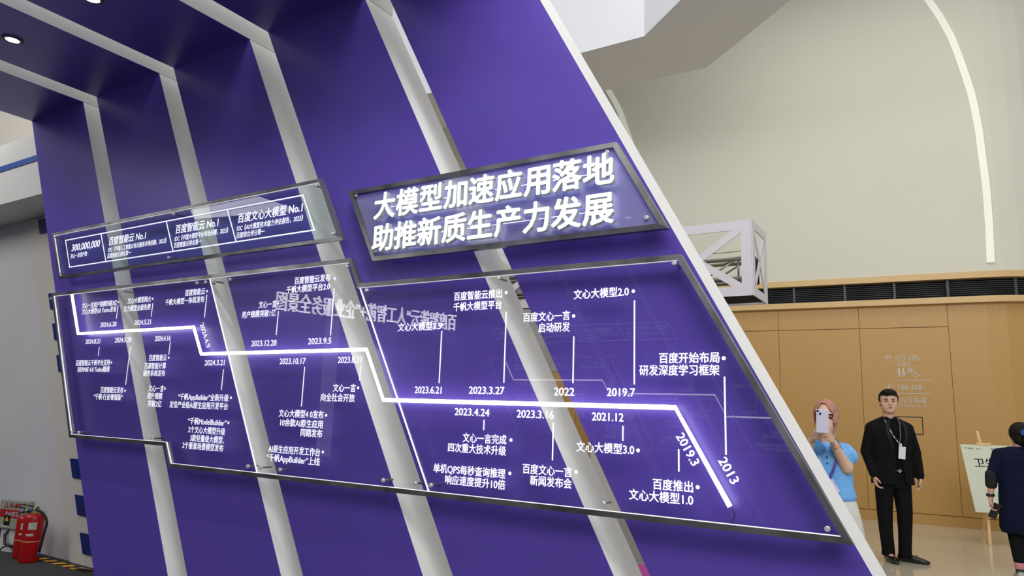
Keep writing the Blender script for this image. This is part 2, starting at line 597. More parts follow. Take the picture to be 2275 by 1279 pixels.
# ------------------------------------------------------------------ the five purple portals
JL = [-7.40, -6.255, -5.127, -4.002, -2.900]
JR = [-6.48, -5.325, -4.206, -3.081, -1.990]
ZC, TAN = 4.02, 0.537
YW, YO = 3.0, -3.51
PLAB = ['leftmost slanted purple portal, beside the cream pilaster and blue squares',
        'second slanted purple portal from the left end',
        'middle slanted purple portal of the five, third from either end',
        'second slanted purple portal from the right end, ending under the lit title sign',
        'rightmost slanted purple portal with the broad white end face']


def leg_pts(x0, x1, y0, d0, d1, sgn, z1=ZC):
    xx = lambda x, z: x + (ZC - z) * TAN
    return [(xx(x0, 0), y0, 0), (xx(x1, 0), y0, 0), (xx(x1, 0), y0 + sgn * d0, 0), (xx(x0, 0), y0 + sgn * d0, 0),
            (xx(x0, z1), y0, z1), (xx(x1, z1), y0, z1), (xx(x1, z1), y0 + sgn * d1, z1), (xx(x0, z1), y0 + sgn * d1, z1)]


FT = 0.004
for i, (l, r) in enumerate(zip(JL, JR)):
    t = thing('portal', PLAB[i], 'portal', (l, YW, 0), 'slanted purple portals of the booth')
    for nm, y0, sgn in (('wall_slab', YW, 1), ('wall_slab', YO, -1)):
        bm = bmesh.new()
        add_hex(bm, leg_pts(l, r, y0 + sgn * FT, 0.276, 0.276, sgn, ZC))
        w = own(t, build(nm, bm, M_whiteside))
        bm = bmesh.new()
        add_hex(bm, leg_pts(l, r, y0, FT, FT, sgn, ZC))
        own(w, build('purple_facing', bm, M_purple))
    bm = bmesh.new()
    add_box(bm, (l, YO - 0.28, ZC + FT), (r, YW + 0.28, ZC + 0.30))
    c = own(t, build('ceiling_slab', bm, M_whiteside))
    bm = bmesh.new()
    add_box(bm, (l, YO, ZC), (r, YW, ZC + FT))
    own(c, build('purple_facing', bm, M_purple))

LDL = ['recessed round downlight in the ceiling of the second portal from the left', 'recessed round downlight in the ceiling of the middle portal']
for i, (l, r) in enumerate(zip(JL, JR)):
    xc = (-5.80, -4.70)[i - 1] if i in (1, 2) else (l + r) / 2
    for y in ((2.14, -2.65) if i in (0, 1, 2, 3, 4) else ()):
        where = ('leftmost', 'second', 'middle', 'fourth', 'rightmost')[i]
        lab = 'round recessed downlight over the %s portal, %s' % (where, 'near the timeline wall' if y > 0 else 'near the opposite wall')
        if i in (1, 2) and y > 0:
            lab = LDL[i - 1]
        t = thing('downlight', lab, 'downlight', (xc, y, ZC), 'recessed downlights in the portal ceilings')
        bm = bmesh.new()
        add_lathe(bm, [(0.046, -0.001), (0.047, -0.010), (0.066, -0.010), (0.070, -0.004), (0.070, 0.0)], (xc, y, ZC))
        own(t, build('trim_ring', bm, M_trimdark, smooth=True))
        bm = bmesh.new()
        add_lathe(bm, [(0.0, -0.004), (0.030, -0.005), (0.047, -0.0065), (0.047, 0.0)], (xc, y, ZC))
        own(t, build('lens', bm, M_lamp, smooth=True))
        d = bpy.data.lights.new('downlight_beam', 'SPOT')
        d.energy = 26
        d.spot_size = math.radians(110)
        d.spot_blend = 0.7
        d.shadow_soft_size = 0.05
        d.color = (0.95, 0.97, 1.0)
        o = bpy.data.objects.new('beam', d)
        COL.objects.link(o)
        o.location = (0, 0, -0.03)
        o.parent = t

# ------------------------------------------------------------------ lettering data: text, left x, right x, z (all on the plane y = 2.93)
TX=[("文心一言用户规模突破3亿",-5.866,-5.368,2.129),("文心大模型4.0 Turbo发布",-5.853,-5.366,2.08),("文心大模型两大",-5.223,-4.924,2.133),("主力模型全面免费",-5.263,-4.92,2.075),("百度智能云",-4.52,-4.298,2.151),("千帆大模型一体机发布",-4.742,-4.296,2.096),("百度智能云千帆平台支持",-5.837,-5.357,1.676),("对ERNIE 4.0 Turbo精调",-5.802,-5.353,1.625),("百度智能云发布",-5.433,-5.132,1.472),("“千帆·行业增强版”",-5.515,-5.131,1.421),("百度智能云",-4.861,-4.648,1.703),("万源智能计算",-4.906,-4.647,1.646),("操作系统发布",-4.907,-4.647,1.595),("文心一言",-4.821,-4.64,1.489),("用户规模",-4.825,-4.647,1.437),("突破2亿",-4.807,-4.646,1.384),("“千帆AppBuilder”全新升级",-4.465,-3.934,1.437),("定位产业级AI原生应用开发平台",-4.55,-3.933,1.384),("“千帆ModelBuilder”",-4.328,-3.93,1.281),("2个文心大模型升级",-4.313,-3.935,1.226),("3款轻量级大模型、",-4.284,-3.935,1.173),("2个垂直场景模型发布",-4.358,-3.936,1.123),("百度智能云发布",-3.414,-3.107,2.159),("千帆大模型平台2.0",-3.48,-3.105,2.106),("文心一言",-3.727,-3.561,2.025),("用户规模突破1亿",-3.883,-3.562,1.968),("文心一言",-3.014,-2.839,1.51),("向全社会开放",-3.106,-2.841,1.455),("文心大模型4 0发布",-3.449,-3.074,1.356),("10余款AI原生应用",-3.43,-3.074,1.302),("同期发布",-3.249,-3.073,1.25),("AI原生应用开发工作台",-3.513,-3.079,1.145),("“千帆AppBuilder”上线",-3.522,-3.076,1.094),("百度智能云推出",-2.187,-1.89,1.989),("千帆大模型平台",-2.187,-1.89,1.933),("文心大模型3.5",-2.557,-2.263,1.84),("百度文心一言",-1.762,-1.507,1.861),("启动研发",-1.676,-1.507,1.807),("文心大模型2.0",-1.489,-1.214,1.957),("百度开始布局",-1.072,-0.814,1.655),("研发深度学习框架",-1.162,-0.815,1.603),("文心一言完成",-2.091,-1.836,1.274),("四次重大技术升级",-2.179,-1.836,1.222),("单机QPS每秒查询推理",-2.264,-1.836,1.116),("响应速度提升10倍",-2.188,-1.834,1.065),("百度文心一言",-1.74,-1.483,1.148),("新闻发布会",-1.698,-1.483,1.098),("文心大模型3.0",-1.462,-1.186,1.263),("百度推出",-1.102,-0.931,1.128),("文心大模型1.0",-1.208,-0.931,1.077),]
DT=[("2024.6.28",-5.558,-5.338,1.965),("2024.5.21",-5.097,-4.892,1.964),("2024.8.21",-5.738,-5.531,1.84),("2024.5.28",-5.328,-5.113,1.841),("2024.4.16",-4.815,-4.631,1.839),("2024.3.21",-4.216,-4.01,1.663),("2023.12.28",-3.763,-3.529,1.78),("2023.9.5",-3.25,-3.058,1.781),("2023.10.17",-3.483,-3.259,1.665),("2023.8.31",-2.992,-2.81,1.668),("2023.6.21",-2.415,-2.239,1.505),("2023.3.27",-2.066,-1.857,1.507),("2022",-1.583,-1.478,1.506),("2019.7",-1.315,-1.183,1.507),("2023.4.24",-2.148,-1.939,1.399),("2023.3.16",-1.781,-1.582,1.399),("2021.12",-1.387,-1.236,1.398),]
NX=[("300,000,000",-6.153,-5.729,2.631),("文心一言用户数",-6.157,-5.901,2.559),("百度智能云 No.1",-5.596,-5.096,2.63),("IDC《中国人工智能公有云服务市场份额，2023》",-5.589,-4.823,2.559),("百度智能云排名第一",-5.592,-5.266,2.51),("百度智能云 No.1",-4.722,-4.235,2.632),("IDC《中国大模型平台市场份额，2023》",-4.719,-4.117,2.561),("百度智能云排名第一",-4.719,-4.402,2.513),("百度文心大模型 No.1",-4.024,-3.401,2.63),("IDC《AI大模型技术能力评估报告，2023》",-4.025,-3.388,2.561),("百度综合评分第一",-4.022,-3.74,2.515),]
RD= [('2024.4.9',(-4.295,1.928),(-4.195,1.764)),('2019.3',(-0.985,1.337),(-0.916,1.219)),('2013',(-0.811,1.249),(-0.758,1.159))]
BU= [(-5.352,2.132),(-4.905,2.132),(-4.277,2.148),(-5.338,1.674),(-5.11,1.468),(-4.626,1.701),(-4.627,1.488),(-3.911,1.438),(-3.911,1.282),(-3.069,2.149),(-2.821,1.511),(-3.053,1.354),(-3.057,1.149),(-1.866,1.99),(-2.258,1.843),(-1.488,1.856),(-1.192,1.955),(-0.796,1.651),(-1.81,1.274),(-1.81,1.12),(-1.462,1.151),(-1.168,1.261),(-0.911,1.129),(-3.55,2.025)]
VL= [(-5.346,2.107,2.003),(-4.895,2.098,2.001),(-4.273,2.123,1.966),(-5.53,1.795,1.728),(-5.111,1.791,1.51),(-4.627,1.813,1.722),(-4.014,1.619,1.486),(-3.537,1.976,1.827),(-3.067,2.09,1.81),(-3.261,1.63,1.399),(-2.813,1.635,1.552),(-2.256,1.811,1.54),(-1.861,1.894,1.544),(-1.485,1.76,1.545),(-1.186,1.913,1.541),(-1.968,1.364,1.314),(-1.583,1.363,1.194),(-1.238,1.362,1.298),(-0.989,1.276,1.185),(-0.794,1.576,1.264)]
YG = 2.93
X3, Z3 = Vector((1, 0, 0)), Vector((0, 0, 1))


def sheet(name, poly, y, m, th=0.008, parent=None):
    bm = bmesh.new()
    add_prism(bm, poly, y, y + th)
    o = build(name, bm, m)
    if parent:
        own(parent, o)
    return o


def strip2(name, p, q, w, y0, y1, m, parent, ext=0.0):
    """flat bar between two (x, z) points on the wall side, w wide, from y0 to y1"""
    d = Vector((q[0] - p[0], q[1] - p[1])).normalized()
    n = Vector((-d.y, d.x)) * w / 2
    p = Vector(p) - d * ext
    q = Vector(q) + d * ext
    return sheet(name, [tuple(p + n), tuple(q + n), tuple(q - n), tuple(p - n)], y0, m, y1 - y0, parent)


def inset(poly, w):
    """polygon pulled in by w (counter-clockwise or clockwise, convex or stepped)"""
    n = len(poly)
    area = sum(poly[i][0] * poly[(i + 1) % n][1] - poly[(i + 1) % n][0] * poly[i][1] for i in range(n))
    s = 1 if area > 0 else -1
    out = []
    for i in range(n):
        p0, p1, p2 = Vector(poly[i - 1]), Vector(poly[i]), Vector(poly[(i + 1) % n])
        d1, d2 = (p1 - p0).normalized(), (p2 - p1).normalized()
        n1, n2 = Vector((-d1.y, d1.x)) * s, Vector((-d2.y, d2.x)) * s
        b = (n1 + n2).normalized()
        out.append(tuple(p1 + b * (w / max(0.3, b.dot(n1)))))
    return out


def bar(a, b, c, d, y0, y1, m, parent, fy=lambda y: y, dx=0.0, slope=0.002):
    """mitred frame bar: outer edge a-b lies back, inner edge c-d stands forward"""
    bm = bmesh.new()
    o, i = fy(y0 + slope), fy(y0)
    z = fy(y1)
    add_hex(bm, [(a[0] + dx, o, a[1]), (b[0] + dx, o, b[1]), (b[0] + dx, z, b[1]), (a[0] + dx, z, a[1]),
                 (d[0] + dx, i, d[1]), (c[0] + dx, i, c[1]), (c[0] + dx, z, c[1]), (d[0] + dx, z, d[1])])
    own(parent, build('frame_bar', bm, m))


def frame_bars(poly, w, y0, y1, m, parent):
    ins = inset(poly, w)
    n = len(poly)
    for i in range(n):
        j = (i + 1) % n
        bar(poly[i], poly[j], ins[j], ins[i], y0, y1, m, parent)
    return ins


def bolt(x, z, parent, y=YG):
    bm = bmesh.new()
    add_tube(bm, [(x, YW, z), (x, y - 0.003, z)], [0.0055, 0.0055], 12)
    b = own(parent, build('standoff_bolt', bm, M_steel, smooth=False))
    bm = bmesh.new()
    add_tube(bm, [(x, y - 0.001, z), (x, y - 0.012, z), (x, y - 0.014, z)], [0.0105, 0.0105, 0.008], 14)
    own(b, build('cap', bm, M_chrome))


# ---- title sign
ttl = thing('title_sign', 'steel framed frosted sign with two rows of raised glowing white Chinese letters', 'sign', (-2.0, 2.95, 2.23))
TP = [(-3.014, 2.677), (-1.281, 2.677), (-1.030, 2.229), (-2.780, 2.229)]
k = 2.914 / YG
TP = [(x * k, CAM_Z + (z - CAM_Z) * k) for x, z in TP]
ins = frame_bars(TP, 0.025, 2.912, 2.945, M_steel, ttl)
sheet('frosted_pane', ins, 2.93, M_frost, 0.008, ttl)
for x, z in [(-2.959, 2.651), (-1.303, 2.642), (-1.107, 2.274), (-2.778, 2.271)]:
    x, z = x + (0.02 if x < -2 else -0.02), z + (-0.012 if z > 2.4 else 0.012)
    bolt(x, z, ttl)
k = 2.885 / YG
for row, (body, z) in enumerate((('大模型加速应用落地', 1.1525), ('助推新质生产力发展', 0.962))):
    n = len(body)
    for i, ch in enumerate(body):
        xa, xb = -2.795 * k, -1.291 * k
        pitch = (xb - xa + 0.008) / n
        xc = xa + pitch * (i + 0.5) - 0.004
        zc = CAM_Z + z * k
        text('raised_letter', ch, (xc, 2.899, zc), X3, Z3, None, 0.163, None, ttl, bold=BOLD2, extrude=0.014, mats=[M_letter, M_letterside, M_letterback])
for z in (1.1525, 0.962):      # wire run behind each row
    bm = bmesh.new()
    add_box(bm, (-2.70, 2.926, CAM_Z + z * k - 0.002), (-1.32, 2.9295, CAM_Z + z * k + 0.002))
    own(ttl, build('wire', bm, M_edge2))

# ---- ranking sign
no1 = thing('ranking_sign', 'long greenish acrylic sign with four outlined boxes of white figures', 'sign', (-4.8, 2.95, 2.38))
NP = [(-6.535, 2.795), (-3.259, 2.795), (-3.027, 2.382), (-6.306, 2.382)]
k = 2.917 / YG
NP = [(x * k, CAM_Z + (z - CAM_Z) * k) for x, z in NP]
ins = frame_bars(NP, 0.021, 2.915, 2.942, M_steel, no1)
pane = sheet('acrylic_pane', ins, 2.93, M_glassg, 0.008, no1)
for a, b, w in ((0, 1, .007), (3, 0, .010)):
    strip2('lit_edge', ins[a], ins[b], w, 2.924, 2.929, M_edge, no1)
NB = [(-6.276, 2.707), (-3.407, 2.707), (-3.276, 2.467), (-6.145, 2.467)]
for i in range(4):
    strip2('outline', NB[i], NB[(i + 1) % 4], 0.0085, 2.9275, 2.9295, M_print, pane, 0.004)
for p, q in (((-5.731, 2.707), (-5.600, 2.467)), ((-4.852, 2.707), (-4.721, 2.467)), ((-4.150, 2.707), (-4.019, 2.467))):
    strip2('outline', p, q, 0.0085, 2.9275, 2.9295, M_print, pane)
for body, a, b, z in NX:
    big = 'No.1' in body
    em = 0.073 if big else (0.082 if body[0] == '3' else 0.044)
    z = 2.63 if z > 2.6 else (2.560 if z > 2.53 else 2.511)
    text('lettering', body, ((a + b) / 2, 2.9292, z), X3, Z3, b - a, em, M_print, pane, bold=BOLD)
for x, z in [(-6.462, 2.750), (-6.272, 2.424), (-4.761, 2.750), (-4.757, 2.424), (-3.290, 2.750), (-3.108, 2.424)]:
    bolt(x, z, no1)

# ---- timeline boards: one on this wall, its twin on the opposite wall (seen in the acrylic)
OUT = [(-6.386, 2.262), (-2.949, 2.262), (-2.868, 2.106), (-0.974, 2.106), (-0.343, 0.972), (-4.485, 0.972), (-4.562, 1.106), (-5.787, 1.106)]
LED = [(-6.062, 2.250), (-5.872, 1.907), (-4.383, 1.907), (-4.268, 1.722), (-2.780, 1.724), (-2.632, 1.448), (-1.003, 1.446), (-0.783, 1.065)]


def timeline(t, flip):
    """flip: False on the near wall; True mirrors places (not glyphs) to the opposite wall"""
    fy = (lambda y: -0.51 - y) if flip else (lambda y: y)
    dx = 0.12 if flip else 0.0

    def sh(name, poly, y0, y1, m, parent):
        poly = [(x + dx, z) for x, z in poly]
        a, b = sorted((fy(y0), fy(y1)))
        return sheet(name, poly, a, m, b - a, parent)

    def st(name, p, q, w, y0, y1, m, parent, ext=0.0):
        a, b = sorted((fy(y0), fy(y1)))
        return strip2(name, (p[0] + dx, p[1]), (q[0] + dx, q[1]), w, a, b, m, parent, ext)

    k = 2.917 / YG
    O = [(x * k, CAM_Z + (z - CAM_Z) * k) for x, z in OUT]
    ins_ = inset(O, 0.024)
    for i in range(8):
        j = (i + 1) % 8
        bar(O[i], O[j], ins_[j], ins_[i], 2.915, 2.945, M_steel, t, fy, dx)
    # panes split along two slanted joints
    j1t, j1b = (-4.259, ins_[0][1]), (-3.592, ins_[5][1])
    j2t, j2b = (-2.858, ins_[2][1]), (-2.285, ins_[5][1])
    P1 = [ins_[0], j1t, j1b, ins_[5], ins_[6], ins_[7]]
    P2 = [j1t, ins_[1], ins_[2], j2t, j2b, j1b]
    P3 = [j2t, ins_[3], ins_[4], j2b]
    panes = [sh('acrylic_pane', P, 2.930, 2.935, M_glass, t) for P in (P1, P2, P3)]
    for i, j in ((0, 1), (2, 3), (4, 5), (5, 6), (6, 7), (7, 0), (1, 2)):
        st('lit_edge', ins_[i], ins_[j], 0.0055 if i not in (7,) else 0.008, 2.922, 2.929, M_edge if i != 1 else M_edge2, t)
    for p, q in ((j1t, j1b), (j2t, j2b)):
        st('lit_edge', p, q, 0.007, 2.924, 2.9295, M_edge, t)

    def pane_of(x, z):
        if x > j2t[0] + (j2t[1] - z) * 0.50:
            return panes[2]
        return panes[1] if x > j1t[0] + (j1t[1] - z) * 0.53 else panes[0]

    R = -X3 if flip else X3
    bold = BOLD if not flip else ((0, 0), (.02, 0))
    for body, a, b, z in TX:
        text('lettering', body, ((a + b) / 2 + dx, fy(2.9292), z), R, Z3, b - a, 0.0485, M_print, pane_of((a + b) / 2, z), bold=bold)
    for body, a, b, z in DT:
        text('lettering', body, ((a + b) / 2 + dx, fy(2.9292), z), R, Z3, b - a, 0.051, M_print, pane_of((a + b) / 2, z), bold=bold, cy=0.345)
    for body, p, q in RD:
        d = Vector((q[0] - p[0], 0, q[1] - p[1]))
        if flip:
            d = Vector((-0.1, 0, -0.3))
        w = d.length
        d.normalize()
        upv = Vector((-d.z, 0, d.x)) if not flip else Vector((d.z, 0, -d.x))
        text('lettering', body, ((p[0] + q[0]) / 2 + dx, fy(2.9292), (p[1] + q[1]) / 2), d, upv, w, 0.053, M_print, pane_of(p[0], p[1]), bold=bold, cy=0.345)
    for x, z in BU:
        bm = bmesh.new()
        bmesh.ops.create_circle(bm, cap_ends=True, radius=0.0085, segments=12, matrix=Matrix.Translation((x + dx, fy(2.929), z)) @ Matrix.Rotation(math.pi / 2, 4, 'X'))
        ex = bmesh.ops.extrude_face_region(bm, geom=list(bm.faces))
        bmesh.ops.translate(bm, vec=(0, 0.001, 0), verts=[v for v in ex['geom'] if isinstance(v, bmesh.types.BMVert)])
        own(pane_of(x, z), build('bullet', bm, M_print))
    for x, z0, z1 in VL:
        st('leader_line', (x, z0), (x, z1), 0.0065, 2.928, 2.9295, M_print, pane_of(x, z0))
    k = 2.95 / YG if not flip else 1.0
    L = [(x * k + dx, fy(2.952), CAM_Z + (z - CAM_Z) * k) for x, z in LED]
    bm = bmesh.new()
    add_tube(bm, L, 0.0105, 12)
    own(t, build('led_tube', bm, M_led, smooth=True))


tl = thing('timeline_board', 'long stepped steel framed acrylic board with a white lit timeline and dates', 'display board', (-3.4, 2.95, 0.98))
timeline(tl, False)
for x, z in [(-6.363, 2.215), (-5.299, 2.212), (-4.391, 2.212), (-4.297, 2.212), (-4.207, 2.212), (-4.037, 2.212), (-2.971, 2.212), (-5.747, 1.150), (-5.648, 1.150), (-4.696, 1.150), (-3.679, 1.030), (-3.56, 1.030), (-3.39, 1.030), (-2.59, 1.030), (-2.371, 1.030), (-2.271, 1.030), (-2.80, 2.060), (-1.912, 2.065), (-1.00, 2.065), (-1.324, 1.027), (-0.428, 1.020)]:
    bolt(x, z, tl)
tube('cable', [(-0.783, 2.955, 1.06), (-0.775, 2.975, 1.03), (-0.785, 2.965, 1.0), (-0.775, 2.955, 0.985)], 0.0018, M_rubber, tl, 6)
tl2 = thing('timeline_board', 'matching timeline board on the opposite wall, seen only mirrored in the acrylic', 'display board', (-3.4, -3.46, 0.98))
timeline(tl2, True)

# opposite ranking sign: outlined boxes only seen as a faint reflection
no2 = thing('ranking_sign', 'matching outlined figures sign on the opposite wall, seen only mirrored', 'sign', (-4.8, -3.45, 2.38))
p2 = sheet('acrylic_pane', [(x + .12, z) for x, z in NP], -3.446, M_glass, 0.006, no2)
for i in range(4):
    strip2('outline', (NB[i][0] + .12, NB[i][1]), (NB[(i + 1) % 4][0] + .12, NB[(i + 1) % 4][1]), 0.0085, -3.4395, -3.4375, M_print, p2, 0.004)
for p, q in (((-5.731, 2.707), (-5.600, 2.467)), ((-4.852, 2.707), (-4.721, 2.467)), ((-4.150, 2.707), (-4.019, 2.467))):
    strip2('outline', (p[0] + .12, p[1]), (q[0] + .12, q[1]), 0.0085, -3.4395, -3.4375, M_print, p2)
for body, a, b, z in NX:
    em = 0.073 if 'No.1' in body else (0.082 if body[0] == '3' else 0.044)
    text('lettering', body, ((a + b) / 2 + .12, -3.4393, z), -X3, Z3, b - a, em, M_print, p2, bold=((0, 0), (.02, 0)))

# lit overhead sign across the far end of the passage (seen mirrored in the acrylic)
hs = thing('overhead_sign', 'row of bright white Chinese letters over the passage, seen only mirrored', 'sign', (-6.55, -1.1, 2.54))
A, B = Vector((-6.10, -2.38, 2.67)), Vector((-7.00, 0.11, 2.67))
rv = (B - A).normalized()
nv = rv.cross(Z3)
text('lettering', '百度智能云“人工智能+”企业服务全景图', (A + B) / 2, rv, Z3, (B - A).length, 0.26, M_signlit, hs, bold=((0, 0), (.02, 0), (-.02, 0)), extrude=0.01)
for s in (-1, 1):
    bm = bmesh.new()
    add_bar(bm, A - rv * .1 - nv * .03 + Z3 * .14 * s, B + rv * .1 - nv * .03 + Z3 * .14 * s, 0.02, 0.02, Z3)
    own(hs, build('rail', bm, M_trimdark))
for f in (0.12, 0.88):
    q = A.lerp(B, f) - nv * .03
    tube('hanging_rod', [q + Z3 * -.15, Vector((q.x, q.y, ZC))], 0.008, M_trimdark, hs, 8)

# ------------------------------------------------------------------ truss boxes behind the booth
lat = thing('truss_cladding', 'lilac white box lattice with crossed braces, hung in front of the beige wall', 'truss', (-3.5, 7.3, 2.61))
XR, ZL, ZH, YF, YB = -1.61, 2.61, 3.375, 7.0, 7.6
TH = 0.012


def plate(name, pts, y, parent, m=M_lilac, th=TH, side=False, dx=0.0):
    bm = bmesh.new()
    if side:
        a = [bm.verts.new((XR + 0.0135 + dx, p[0], p[1])) for p in pts]
        b = [bm.verts.new((XR + 0.0015 + dx, p[0], p[1])) for p in pts]
        bm.faces.new(a)
        bm.faces.new(b[::-1])
        for i in range(len(pts)):
            bm.faces.new((a[i], b[i], b[(i + 1) % len(pts)], a[(i + 1) % len(pts)]))
    else:
        add_prism(bm, pts, y, y + th)
    return own(parent, build(name, bm, m))


def quad2(p, q, w):
    d = Vector((q[0] - p[0], q[1] - p[1])).normalized()
    n = Vector((-d.y, d.x)) * w / 2
    return [tuple(Vector(p) + n), tuple(Vector(q) + n), tuple(Vector(q) - n), tuple(Vector(p) - n)]


XL, BAY = -6.61, 1.0
for y in (YF, YB):
    if y == YF:
        plate('rail', [(XL, ZH - 0.095), (XR, ZH - 0.095), (XR, ZH), (XL, ZH)], y, lat)
    plate('rail', [(XL, ZL), (XR, ZL), (XR, ZL + 0.095), (XL, ZL + 0.095)], y, lat)
    for i in range(6):
        x = XR - i * BAY
        if y == YB and i < 2:
            continue
        plate('post', [(x - 0.10, ZL + .095), (x, ZL + .095), (x, ZH - .095), (x - 0.10, ZH - .095)], y, lat)
        if i < 5 and y == YF:
            a, b = x - BAY, x - 0.10
            plate('brace', quad2((a, ZL + .08), (b, ZH - .08), 0.075), y + (0.001 if y == YF else -0.001), lat)
            plate('brace', quad2((a, ZH - .08), (b, ZL + .08), 0.075), y + (0.002 if y == YF else -0.002), lat)
plate('rail', [(YF, ZH - .085), (YB + TH, ZH - .085), (YB + TH, ZH), (YF, ZH)], 0, lat, side=True)
plate('rail', [(YF, ZL), (YB + TH, ZL), (YB + TH, ZL + .085), (YF, ZL + .085)], 0, lat, side=True)
plate('post', [(YF, ZL + .085), (YF + .09, ZL + .085), (YF + .09, ZH - .085), (YF, ZH - .085)], 0, lat, side=True)
plate('post', [(YB - .07, ZL + .085), (YB + TH, ZL + .085), (YB + TH, ZH - .085), (YB - .07, ZH - .085)], 0, lat, side=True)
plate('brace', quad2((YF + .085, ZL + .10), (YB - .075, ZH - .10), 0.05), 0, lat, side=True)
plate('brace', quad2((YF + .085, ZH - .10), (YB - .075, ZL + .10), 0.05), 0, lat, side=True, dx=0.0005)
own(lat, box('base_plate', (XL, YF + .02, ZL + 0.012), (XR - 0.02, YB - 0.06, ZL + 0.025), M_black))
for x in (-5.9, -4.6):
    tube('hanging_wire', [(x, 7.3, ZH), (x, 7.3, 11.0)], 0.004, M_truss, lat, 6)

tr = thing('box_truss', 'silver aluminium tube truss inside the lilac lattice box', 'truss', (-3.5, 7.35, 2.85))
for y in (7.24, 7.46):
    for z in (2.83, 3.04):
        tube('chord', [(-6.4, y, z), (-1.72, y, z)], 0.024, M_truss, tr, 10)
x = -1.80
while x > -6.2:
    for y in (7.24, 7.46):
        tube('strut', [(x, y, 2.83), (x, y, 3.04)], 0.010, M_truss, tr, 8)
        tube('strut', [(x - .02, y, 3.03), (x - 0.36, y, 2.84)], 0.010, M_truss, tr, 8)
    tube('strut', [(x, 7.24, 3.04), (x - .2, 7.46, 3.04)], 0.009, M_truss, tr, 8)
    tube('strut', [(x, 7.24, 2.83), (x - .2, 7.46, 2.83)], 0.009, M_truss, tr, 8)
    x -= 0.40
for k in range(3):
    tube('clamp', [(-1.665, 7.24 + k * .11, 2.80), (-1.665, 7.24 + k * .11, 3.07)], 0.022, M_rubber, tr, 10)
tag(tube('cable', [(-6.4, 7.5, 3.18), (-4.0, 7.5, 3.165), (-1.75, 7.5, 3.18)], 0.006, M_truss, None, 6), 'thin grey cable stretched along inside the lilac lattice box', 'cable')

gate = thing('partition', 'grey headed cream partition glimpsed through the gap left of the rightmost portal', 'partition', (-3.3, 6.95, 0))
gate_m = mat('grey_partition_board', (0.33, 0.32, 0.31, 1), 0.7)
box('header_board', (-6.6, 6.9, 1.865), (-2.5, 7.0, 2.58), gate_m, gate)
box('pillar', (-3.28, 6.9, 0.40), (-2.5, 7.0, 1.865), M_cream, gate)
box('plinth', (-3.28, 6.86, 0), (-2.5, 7.02, 0.40), gate_m, gate)
box('pillar', (-6.6, 6.9, 0), (-6.2, 7.0, 1.865), M_cream, gate)
pf = thing('pouf', 'round magenta pouf glimpsed low in the gap beside the rightmost portal', 'stool', (-1.98, 5.0, 0))
bm = bmesh.new()
add_lathe(bm, [(0, 0.02), (0.20, 0.02), (0.225, 0.05), (0.23, 0.18), (0.225, 0.28), (0.20, 0.335), (0.12, 0.352), (0, 0.357)], (-1.98, 5.0, 0), 28)
own(pf, build('cushion', bm, M_pink, smooth=True))
for a in (0.5, 2.1, 3.6, 5.2):
    tube('foot', [(-1.98 + .15 * math.cos(a), 5.0 + .15 * math.sin(a), 0), (-1.98 + .15 * math.cos(a), 5.0 + .15 * math.sin(a), 0.03)], 0.02, M_rubber, pf, 10)

# ------------------------------------------------------------------ wayfinding on the oak wall
way = thing('wayfinding_sign', 'grey direction lettering with room numbers and pictograms on the oak wall', 'sign', (0, 12.3, 1.7))
RW = WU


def wtext(body, s0, s1, z, em, bold=((0, 0), (.015, 0))):
    text('lettering', body, wp((s0 + s1) / 2, 0.004, z), RW, Z3, s1 - s0, em, M_signgrey, way, bold=bold, cy=None)


def wline(p, q, w):
    d = Vector((q[0] - p[0], q[1] - p[1])).normalized()
    n = Vector((-d.y, d.x)) * w / 2
    c = [Vector(p) + n, Vector(q) + n, Vector(q) - n, Vector(p) - n]
    bm = bmesh.new()
    add_hex(bm, [wp(v.x, 0.001, v.y) for v in c] + [wp(v.x, 0.004, v.y) for v in c])
    return bm


def wadd(name, bms):
    bm = bmesh.new()
    for b in bms:
        me = bpy.data.meshes.new('piece')
        b.to_mesh(me)
        b.free()
        bm.from_mesh(me)
        bpy.data.meshes.remove(me)
    own(way, build(name, bm, M_signgrey))


wtext('103-105', -0.23, 0.08, 2.425, 0.115)
wtext('VIP5', -0.22, -0.04, 2.325, 0.105)
wtext('106-108', -0.22, 0.09, 1.985, 0.115)
wtext('1/2号电梯', -0.22, 0.14, 1.79, 0.10)
wtext('ELEVATOR No.1/2', -0.22, 0.14, 1.705, 0.055)
wadd('divider_line', [wline((-0.23, 2.087), (0.24, 2.087), 0.008)])
wadd('divider_line', [wline((-0.23, 1.89), (0.22, 1.89), 0.008)])
wadd('arrow', [wline((-0.335, 2.37), (-0.335, 2.475), 0.012), wline((-0.385, 2.42), (-0.335, 2.475), 0.012), wline((-0.285, 2.42), (-0.335, 2.475), 0.012)])
wadd('arrow', [wline((-0.365, 1.985), (-0.27, 1.985), 0.012), wline((-0.365, 1.985), (-0.315, 2.03), 0.012), wline((-0.365, 1.985), (-0.315, 1.94), 0.012)])


